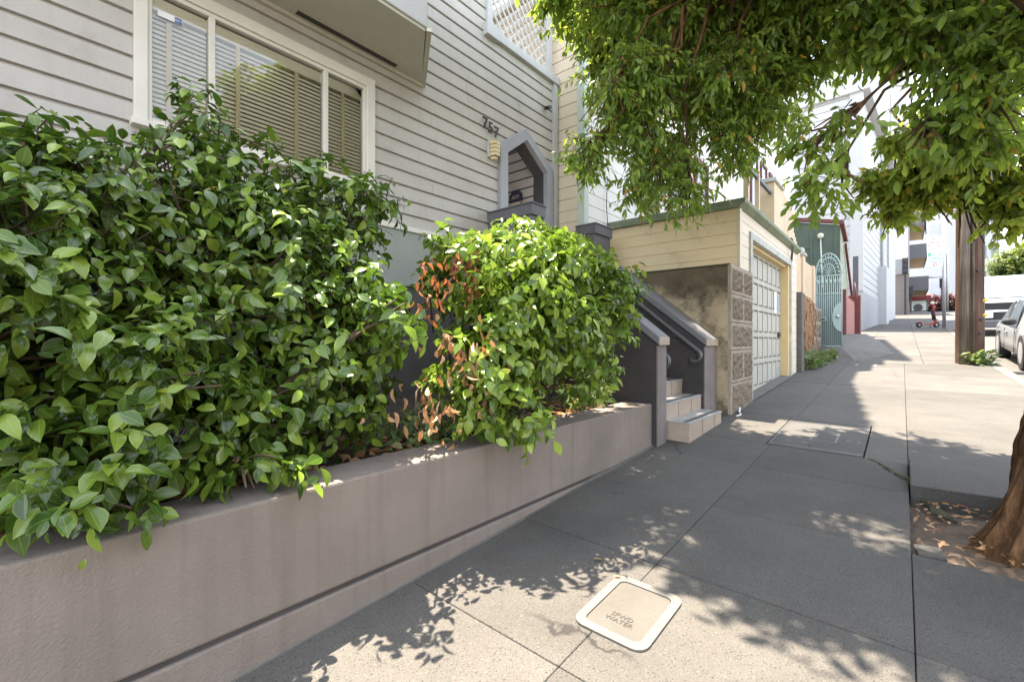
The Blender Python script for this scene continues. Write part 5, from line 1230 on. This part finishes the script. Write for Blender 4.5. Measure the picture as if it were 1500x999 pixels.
def shrub(label, base_pts, blobs, ntw, leaf, m, tl, per, keep, shell=.5):
    root = thing('camellia_shrub', label, 'shrub', (base_pts[0][0], base_pts[0][1], .65))
    p, tt, d, L = sprays(blobs, ntw, per, tl, keep, up=.15, outw=.9, shell=shell)
    k = rng.random(len(p)) < .55+.45*np.sin(p[:, 0]*7.3+p[:, 2]*3.1)*np.sin(p[:, 2]*8.7-p[:, 1]*4.2+p[:, 0]*2)+.25
    p, tt, d, L = p[k], tt[k], d[k], L[k]
    P, A, Nn = twig_leaves(p, tt, d, L, per, axis_mix=(.45, .80, .62), nup=.62, nout=.85, nrand=.28)
    k = (P[:, 1] < 4.2) & (P[:, 2] > .60) & ~((P[:, 0] > .45) & (P[:, 0] < 1.9) & (P[:, 1] < 2.12) & (P[:, 2] > .85) & (P[:, 2] < 1.35)) & ((P[:, 1] > 2.34) | (P[:, 2] > .76) | (P[:, 1] < 1.96))
    P, A, Nn = P[k], A[k], Nn[k]
    ln = leaf*(.45+.85*rng.random(len(P)))
    leaves_mesh('foliage', m, root, P, A, Nn, ln, ln*(.50+.12*rng.random(len(P))), fold=.38, droop=.42)
    tip = p+tt*L[:, None]
    kt = (np.minimum(p[:, 1], tip[:, 1]) > 2.2) & (np.minimum(p[:, 2], tip[:, 2]) > .72) & (rng.random(len(p)) < .6)
    b = MB(); twig_tubes(b, p[kt], tt[kt], L[kt], .0035); b.build('twig', 'twig', root)
    b = MB()
    for i, bl in enumerate(blobs):
        q = Vector(base_pts[i % len(base_pts)]); e = Vector(bl[:3])
        md = q.lerp(e, .5)+Vector((rng.normal()*.08, rng.normal()*.08, .05))
        b.tube([q, q.lerp(md, .5)+Vector((rng.normal()*.03, rng.normal()*.03, 0)), md, md.lerp(e, .6)+Vector((rng.normal()*.03, rng.normal()*.03, .02)), e], [.026, .021, .016, .011, .006], 7)
        for j in range(6):
            dd = Vector(rng.normal(size=3)).normalized(); e2 = e+Vector((dd.x*bl[3], dd.y*bl[3], dd.z*bl[4]))*.85
            b.tube([md.lerp(e, .5), md.lerp(e, .5).lerp(e2, .55)+Vector((0, 0, .02)), e2], [.009, .007, .004], 5)
    b.build('stem', 'twig', root)
    return root
keepL = lambda p: (p[:, 1] < 4.1)
sL = shrub('large dark green camellia shrub under the window at the left', [(.2, 3.0, .66), (.9, 3.1, .68), (1.5, 3.0, .68), (.5, 2.7, .65), (-.4, 3.0, .66)], LEFT, 5300, .077, 'leaf_cam', .135, 6, keepL)
sM = shrub('sunlit camellia shrub with dead brown sprigs beside the stairs', [(2.7, 2.6, .66), (3.1, 2.65, .67), (2.4, 2.55, .66), (3.4, 2.5, .66)], MID, 2500, .078, 'leaf_mid', .125, 6, lambda p: (p[:, 0] < 4.50) & (p[:, 1] < 4.1))
def dead(parent, name, m, spots, n, leaf):
    spots = [(x*KM, y*KM, 1.364+(z-1.364)*KM, r*KM) for (x, y, z, r) in spots]
    P = []; A = []; b = MB()
    for (x, y, z, r) in spots:
        for i in range(n):
            q = rng.normal(size=3)*r*1.15; P.append((x+q[0], y+q[1]*.6, z+q[2])); A.append((rng.normal()*.35, rng.normal()*.35-.1, -1+rng.normal()*.3))
        b.tube([(x+.25, y+.25, z-.15), (x+.1, y+.1, z+r*1.0), (x, y, z+r*.8), (x-.02, y-.02, z-r*.3)], .006, 5)
    k = len(P); leaves_mesh(name, m, parent, P, A, rng.normal(size=(k, 3)), leaf*(.6+.6*rng.random(k)), leaf*.42, fold=.8, droop=.5)
    b.build('dead_twig', 'twig', parent)
dead(sM, 'rusty_leaves', 'leaf_rust', [(2.42, 2.5, 1.97, .05), (2.30, 2.55, 1.92, .07), (2.08, 2.50, 1.77, .07), (2.02, 2.50, 1.60, .08), (2.43, 2.45, 1.80, .06)], 22, .060)
dead(sM, 'dead_leaves', 'leaf_dead', [(2.02, 2.30, 1.33, .06), (2.10, 2.24, 1.15, .10), (2.35, 2.20, 1.15, .09), (2.28, 2.20, 1.02, .07), (1.72, 2.24, .98, .09), (1.85, 2.2, .90, .06), (2.55, 2.2, 1.12, .08), (2.2, 2.2, 1.28, .07), (2.45, 2.2, 1.28, .06)], 22, .066)
# low ground cover in the planter gap
n = 260; bl = [(1.9, 2.55, .72, .30, .12, 1), (2.6, 2.6, .72, .4, .12, 1), (4.1, 2.6, .80, .35, .16, 1)]
p, tt, d, L = sprays(bl, n, 5, .12, None, up=.5)
P, A, Nn = twig_leaves(p, tt, d, L, 5); P[:, 2] = np.maximum(P[:, 2], .66)
tag(leaves_mesh('ground_cover', 'leaf_weed', None, P, A, Nn, .07*(.6+.7*rng.random(len(P))), .03), 'low green ground cover in the planter behind the wall', 'ground cover', kind='stuff')

# ================================================================== STREET TREE over the sidewalk
T1 = [(4.30,2.05,4.67,0.59,0.62,1.0),(4.91,1.65,4.67,0.68,0.65,1.0),(5.44,1.18,4.74,0.66,0.66,1.0),(3.89,2.06,3.75,0.42,0.48,1.0),(3.66,2.18,3.16,0.24,0.30,1.0),(4.34,1.85,3.59,0.57,0.57,1.0),(4.94,1.45,3.83,0.63,0.60,1.0),(4.24,1.81,2.91,0.40,0.30,1.0),(5.06,1.32,3.50,0.40,0.38,1.0),(5.47,0.99,4.05,0.43,0.52,1.0),(4.17,2.21,5.22,0.62,0.55,1.0),(4.75,1.53,5.36,0.76,0.69,1.0),(5.51,0.64,4.53,0.59,0.55,1.0),(5.19,0.71,5.12,0.79,0.59,1.0),(4.46,1.56,2.75,0.20,0.15,1.0),(6.3,3.05,4.9,.45,.4,1.0),(5.5,2.95,5.1,.45,.4,1.0),(5.9,2.5,4.8,.4,.35,.8)]
T2 = [(4.28,0.54,2.90,0.27,0.30,.30),(4.08,0.31,2.95,0.25,0.25,.16),(4.25,0.42,2.60,0.24,0.15,.35),(5.02,0.14,4.08,0.46,0.24,1.0),(5.22,-0.25,3.93,0.46,0.46,1.0),(5.23,-0.57,3.74,0.43,0.49,1.0),(5.16,-0.33,3.30,0.31,0.33,1.0),(5.10,-0.57,3.09,0.31,0.31,1.0),(5.34,-0.08,4.30,0.54,0.42,1.0),(4.84,-0.12,2.98,0.19,0.16,.6),(5.65,-0.45,4.78,0.78,0.54,1.0)]
T3 = [(6.16,-0.58,2.97,0.42,0.35,1.0),(6.05,-0.15,2.81,0.40,0.34,1.0),(6.01,0.06,2.67,0.22,0.21,1.0),(6.18,-0.44,2.61,0.40,0.30,1.0),(6.18,-0.76,2.56,0.35,0.28,1.0),(5.96,-0.19,3.14,0.30,0.23,1.0),(6.39,-1.00,2.87,0.31,0.44,1.0)]
T4 = [(4.5, -.5, 5.4, .9, .45, 1.0), (3.7, -1.0, 5.2, .8, .4, 1), (2.75, -.3, 5.0, .5, .4, .9), (3.4, -.3, 5.1, .6, .4, 1), (4.5, .5, 5.5, .7, .4, 1.0),
      (5.6, 2.3, 5.7, .75, .45, 1.0), (6.2, 1.5, 5.6, .8, .45, 1.0), (5.6, 2.9, 5.5, .5, .35, 1.0), (5.0, 2.9, 5.7, .5, .35, 1), (3.9, .45, 5.6, .5, .3, 1), (4.4, 3.15, 5.7, .3, .25, 1.2), (3.65, 2.9, 5.6, .28, .22, 1.2)]      # above the frame: shades the walk
for iy, yy in enumerate((.25, .75, 1.25, 1.75, 2.25)):
    for ix, xx in enumerate(((3.0, 3.45) if iy < 2 else (3.2, 3.6))):
        T4.append((xx+.12*rng.normal()*.5+(.0 if iy % 2 else .05), yy+.06*rng.normal(), 5.35+.25*(iy >= 4)+.25*(iy >= 5)+.1*rng.normal(), .36, .26, 1.6))
tr = thing('street_tree', 'leaning street tree with stringy bark and low overhanging crown', 'tree', (3.90, -.60, g(3.9, -.6)))
TB = Vector((3.95, -.725, g(3.9, -.6))); TT = Vector((4.30, -1.10, 3.0))
from mathutils import noise as mn
b = MB(); n = 170; m_ = 130; vs = []; fs = []
for i in range(m_):
    f = i/(m_-1); c = TB.lerp(TT, f); h = f*(TT.z-TB.z)
    r0 = .25+.15*math.exp(-h*4.6)+.02*math.exp(-h)
    for k in range(n):
        a = 2*math.pi*k/n; ca, sa = math.cos(a), math.sin(a)
        w1 = mn.fractal(Vector((ca*2.2, sa*2.2, h*1.1)), 1.0, 2.0, 3)
        rg = mn.noise(Vector((ca*9+w1*1.2, sa*9+w1*1.2, h*1.6))); rg2 = mn.noise(Vector((ca*30+w1*2, sa*30, h*7.0)))
        rr = r0*(1+.13*math.exp(-h*2.6)*math.sin(4*a+.7)+.05*w1)+.050*(abs(rg)**.7-.4)+.024*rg2
        vs.append((c.x+rr*ca, c.y+rr*sa, c.z-.08))
for i in range(m_-1):
    for k in range(n): fs.append((i*n+k, i*n+(k+1) % n, (i+1)*n+(k+1) % n, (i+1)*n+k))
b.add(vs, fs, True); b.build('trunk', 'bark', tr)
forks = [(TT, .26), (Vector((4.5, -.6, 3.9)), .17), (Vector((4.7, .3, 4.6)), .13), (Vector((5.4, -1.0, 4.9)), .13), (Vector((3.7, -.2, 4.5)), .13)]
b = MB()
b.tube([TT-Vector((.05, -.05, .35)), Vector((4.38, -1.02, 3.25)), forks[1][0], Vector((4.55, -.1, 4.3)), forks[2][0], Vector((4.7, 1.0, 4.7)), Vector((4.5, 1.8, 4.8))], [.27, .24, .17, .14, .11, .08, .05], 14)
b.tube([TT-Vector((.05, -.05, .35)), Vector((4.55, -1.13, 3.3)), Vector((4.75, -1.15, 3.6)), forks[3][0], Vector((6.0, -.6, 4.7)), Vector((6.2, -.45, 3.7))], [.25, .21, .16, .10, .05, .02], 12)
b.tube([Vector((4.42, -.95, 3.3)), Vector((4.0, -.6, 4.0)), forks[4][0], Vector((3.4, .4, 5.0))], [.15, .12, .09, .05], 10)
srcs = [f[0] for f in forks[1:]]+[Vector((4.7, 1.0, 4.7)), Vector((4.5, 1.8, 4.8)), Vector((6.1, -.5, 4.2))]
spine = [TT, Vector((4.42, -.95, 3.3)), forks[1][0], Vector((4.55, -.1, 4.3)), forks[2][0], Vector((4.7, 1.0, 4.7)), Vector((4.5, 1.8, 4.8))]
sp2 = [Vector((4.75, -1.15, 3.6)), forks[3][0], Vector((6.0, -.6, 4.7)), Vector((6.2, -.45, 3.7))]
sp3 = [Vector((4.0, -.6, 4.0)), forks[4][0], Vector((3.4, .4, 5.0))]
srcs = []
for spn in (spine, sp2, sp3):
    for i in range(len(spn)-1):
        for t_ in (0, .25, .5, .75): srcs.append(spn[i].lerp(spn[i+1], t_))
srcs = srcs[4:]
hi = [Vector((5.4, -1.0, 4.9)).lerp(Vector((5.3, -.2, 5.4)), t_) for t_ in (0, .5, 1)]+[Vector((5.3, -.2, 5.4)).lerp(Vector((4.9, .7, 5.5)), t_) for t_ in (.5, 1)]
b.tube(hi, [.09, .08, .07, .055, .04], 8)
sets = [(bl, srcs) for bl in T1+T4]+[(bl, hi+[Vector((6.0, -.6, 4.7)), Vector((6.2, -.45, 4.2))]) for bl in T2+T3]
for bl, ss_ in sets:
    e = Vector(bl[:3]); q = min(ss_, key=lambda s_: (s_-e).length+.35*max(0, e.z+.3-s_.z))
    md = q.lerp(e, .55)+Vector((rng.normal()*.12, rng.normal()*.12, .16))
    b.tube([q, q.lerp(md, .5)+Vector((rng.normal()*.04, rng.normal()*.04, .03)), md, e], [.022, .018, .013, .006], 6)
    for j in range(7):
        dd = Vector(rng.normal(size=3)).normalized(); e2 = e+Vector((dd.x*bl[3], dd.y*bl[3], dd.z*bl[4]-.1))*.9
        b.tube([md.lerp(e, .7), e.lerp(e2, .5)+Vector((0, 0, .05)), e2], [.012, .008, .004], 5, cap=False)
b.build('limb', 'bark', tr)
def crown(name, blobs, ntw, leaf, wr, m, tl, per, hang, keep=None, shell=.5, mix=(.5, .6, .75)):
    bl = [(x, y, z, rx*1.0, rz*k_, k_) for (x, y, z, rx, rz, k_) in blobs]
    bw_ = [(x, y, z, rx, rz, k_) for (x, y, z, rx, rz, k_) in blobs]
    p, tt, d, L = sprays(bw_, ntw, per, tl, keep, up=.1, hang=hang, outw=.45, shell=shell)
    P, A, Nn = twig_leaves(p, tt, d, L, per, axis_mix=mix, nup=.5, nout=.7, nrand=.5)
    ln = leaf*(.6+.7*rng.random(len(P)))
    o = leaves_mesh(name, m, tr, P, A, Nn, ln, ln*wr, fold=.3, droop=.3)
    b = MB(); sel = slice(0, None, 2); twig_tubes(b, p[sel], tt[sel], L[sel], .0035); return o, b
def clump(bl, m_, fr, out=[]):
    r_ = []
    for (x, y, z, rx, rz, k) in bl:
        for i in range(m_):
            d_ = rng.normal(size=3); d_ /= np.linalg.norm(d_); q = rng.random()**.45
            r_.append((x+d_[0]*rx*q*.85, y+d_[1]*rx*q*.85, z+d_[2]*rz*q*.85, rx*fr*(.7+.6*rng.random()), rz*fr*(.7+.6*rng.random()), k))
    return r_
T1 = [(x+.06, y, z+.05, rx*.93, rz*.93, k) for (x, y, z, rx, rz, k) in T1]
T3 = [(x, y, z+.20+max(0, y+.3)*.25, rx*.95, rz*.9, k) for (x, y, z, rx, rz, k) in T3]+[(5.8, .22, 2.95, .13, .13, 1.2), (5.9, .10, 2.62, .12, .09, 1.2), (6.1, -.75, 2.45, .16, .10, 1.2), (5.6, .05, 3.2, .15, .12, 1.)]
o, b1 = crown('crown', clump(T1, 12, .33), 7300, .078, .34, 'leaf_tree', .20, 8, .42)
o, b2 = crown('crown', clump(T2, 7, .40), 2000, .092, .42, 'leaf_tree', .22, 8, .25)
o, b3 = crown('crown', clump(T3, 8, .40), 1900, .070, .52, 'leaf_small', .16, 8, .15)
o, b4 = crown('crown', T4, 6000, .115, .46, 'leaf_tree', .28, 8, .2)
bb = MB()
for q in (b1, b2, b3, b4): bb.add(q.v, q.f, True)
bb.build('twig', 'twig', tr, recalc=False)

# a few dry leaves lying on the walk
for i, (x, y, lab) in enumerate(((2.26, 1.33, 'brown fallen leaf on the shaded walk above the meter box'), (2.17, 1.16, 'tiny dark leaf on the walk by the meter box rim'))):
    o = leaves_mesh('fallen_leaf', 'leaf_dead', None, [(x, y, g(x, y)+.012)], [(.6, -.6, .12)], [(0.1, 0.1, 1)], [.06], [.025]); tag(o, lab, 'leaf')
# overhead wires
b = MB()
for (y, z) in ((-1.5, 11.6), (-1.2, 11.2), (-.9, 10.6)):
    b.tube([(-30+x, y, z+zp(-30+x)+.6*((x-30)/30)**2 if x < 60 else z+zp(-30+x)) for x in range(0, 61, 6)], .012, 4)
tag(b.build('overhead_wires', 'rubber'), 'thin dark overhead wires running along the street', 'wires')

# ================================================================== CAMERA, LIGHT, WORLD
cam = bpy.data.cameras.new('camera'); co = bpy.data.objects.new('camera', cam); col.objects.link(co)
cam.lens = 16.0; cam.sensor_width = 36; cam.clip_start = .05; cam.clip_end = 2000
co.location = (0, 0, 1.364); co.rotation_euler = (R(90), 0, R(40.6-90))
# heading: forward = (cos 40.6, sin 40.6)... rotate so that +X street lies 40.6 deg to the right of the view axis
co.rotation_euler = (R(90), 0, R(40.6)-R(90))
scene.camera = co
SUN = Vector((-.10, -.27, -1)).normalized()
sd = bpy.data.lights.new('sun', 'SUN'); so_ = bpy.data.objects.new('sun', sd); col.objects.link(so_)
sd.energy = 3.8; sd.angle = R(.53); sd.color = (1.0, .88, .72)
so_.rotation_euler = SUN.to_track_quat('-Z', 'Y').to_euler()
w = bpy.data.worlds.new('World'); scene.world = w; w.use_nodes = True
nt = w.node_tree; nt.nodes.clear()
bg = nt.nodes.new('ShaderNodeBackground'); sky = nt.nodes.new('ShaderNodeTexSky'); ow = nt.nodes.new('ShaderNodeOutputWorld')
sky.sky_type = 'NISHITA'; sky.sun_disc = False; to = -SUN
sky.sun_elevation = math.asin(to.z); sky.sun_rotation = math.atan2(to.x, to.y)
sky.air_density = 1.0; sky.dust_density = .6; sky.ozone_density = 1.0
bg.inputs[1].default_value = .15
hs = nt.nodes.new('ShaderNodeHueSaturation'); hs.inputs['Saturation'].default_value = .40
nt.links.new(sky.outputs[0], hs.inputs['Color']); nt.links.new(hs.outputs[0], bg.inputs[0]); nt.links.new(bg.outputs[0], ow.inputs[0])
vs_ = scene.view_settings; vs_.view_transform = 'Standard'; vs_.look = 'None'; vs_.exposure = 2.6; vs_.gamma = 1
scene.render.engine = 'CYCLES'
c_ = scene.cycles; c_.max_bounces = 8; c_.diffuse_bounces = 4; c_.transparent_max_bounces = 16; c_.use_denoising = True; c_.sample_clamp_indirect = 8
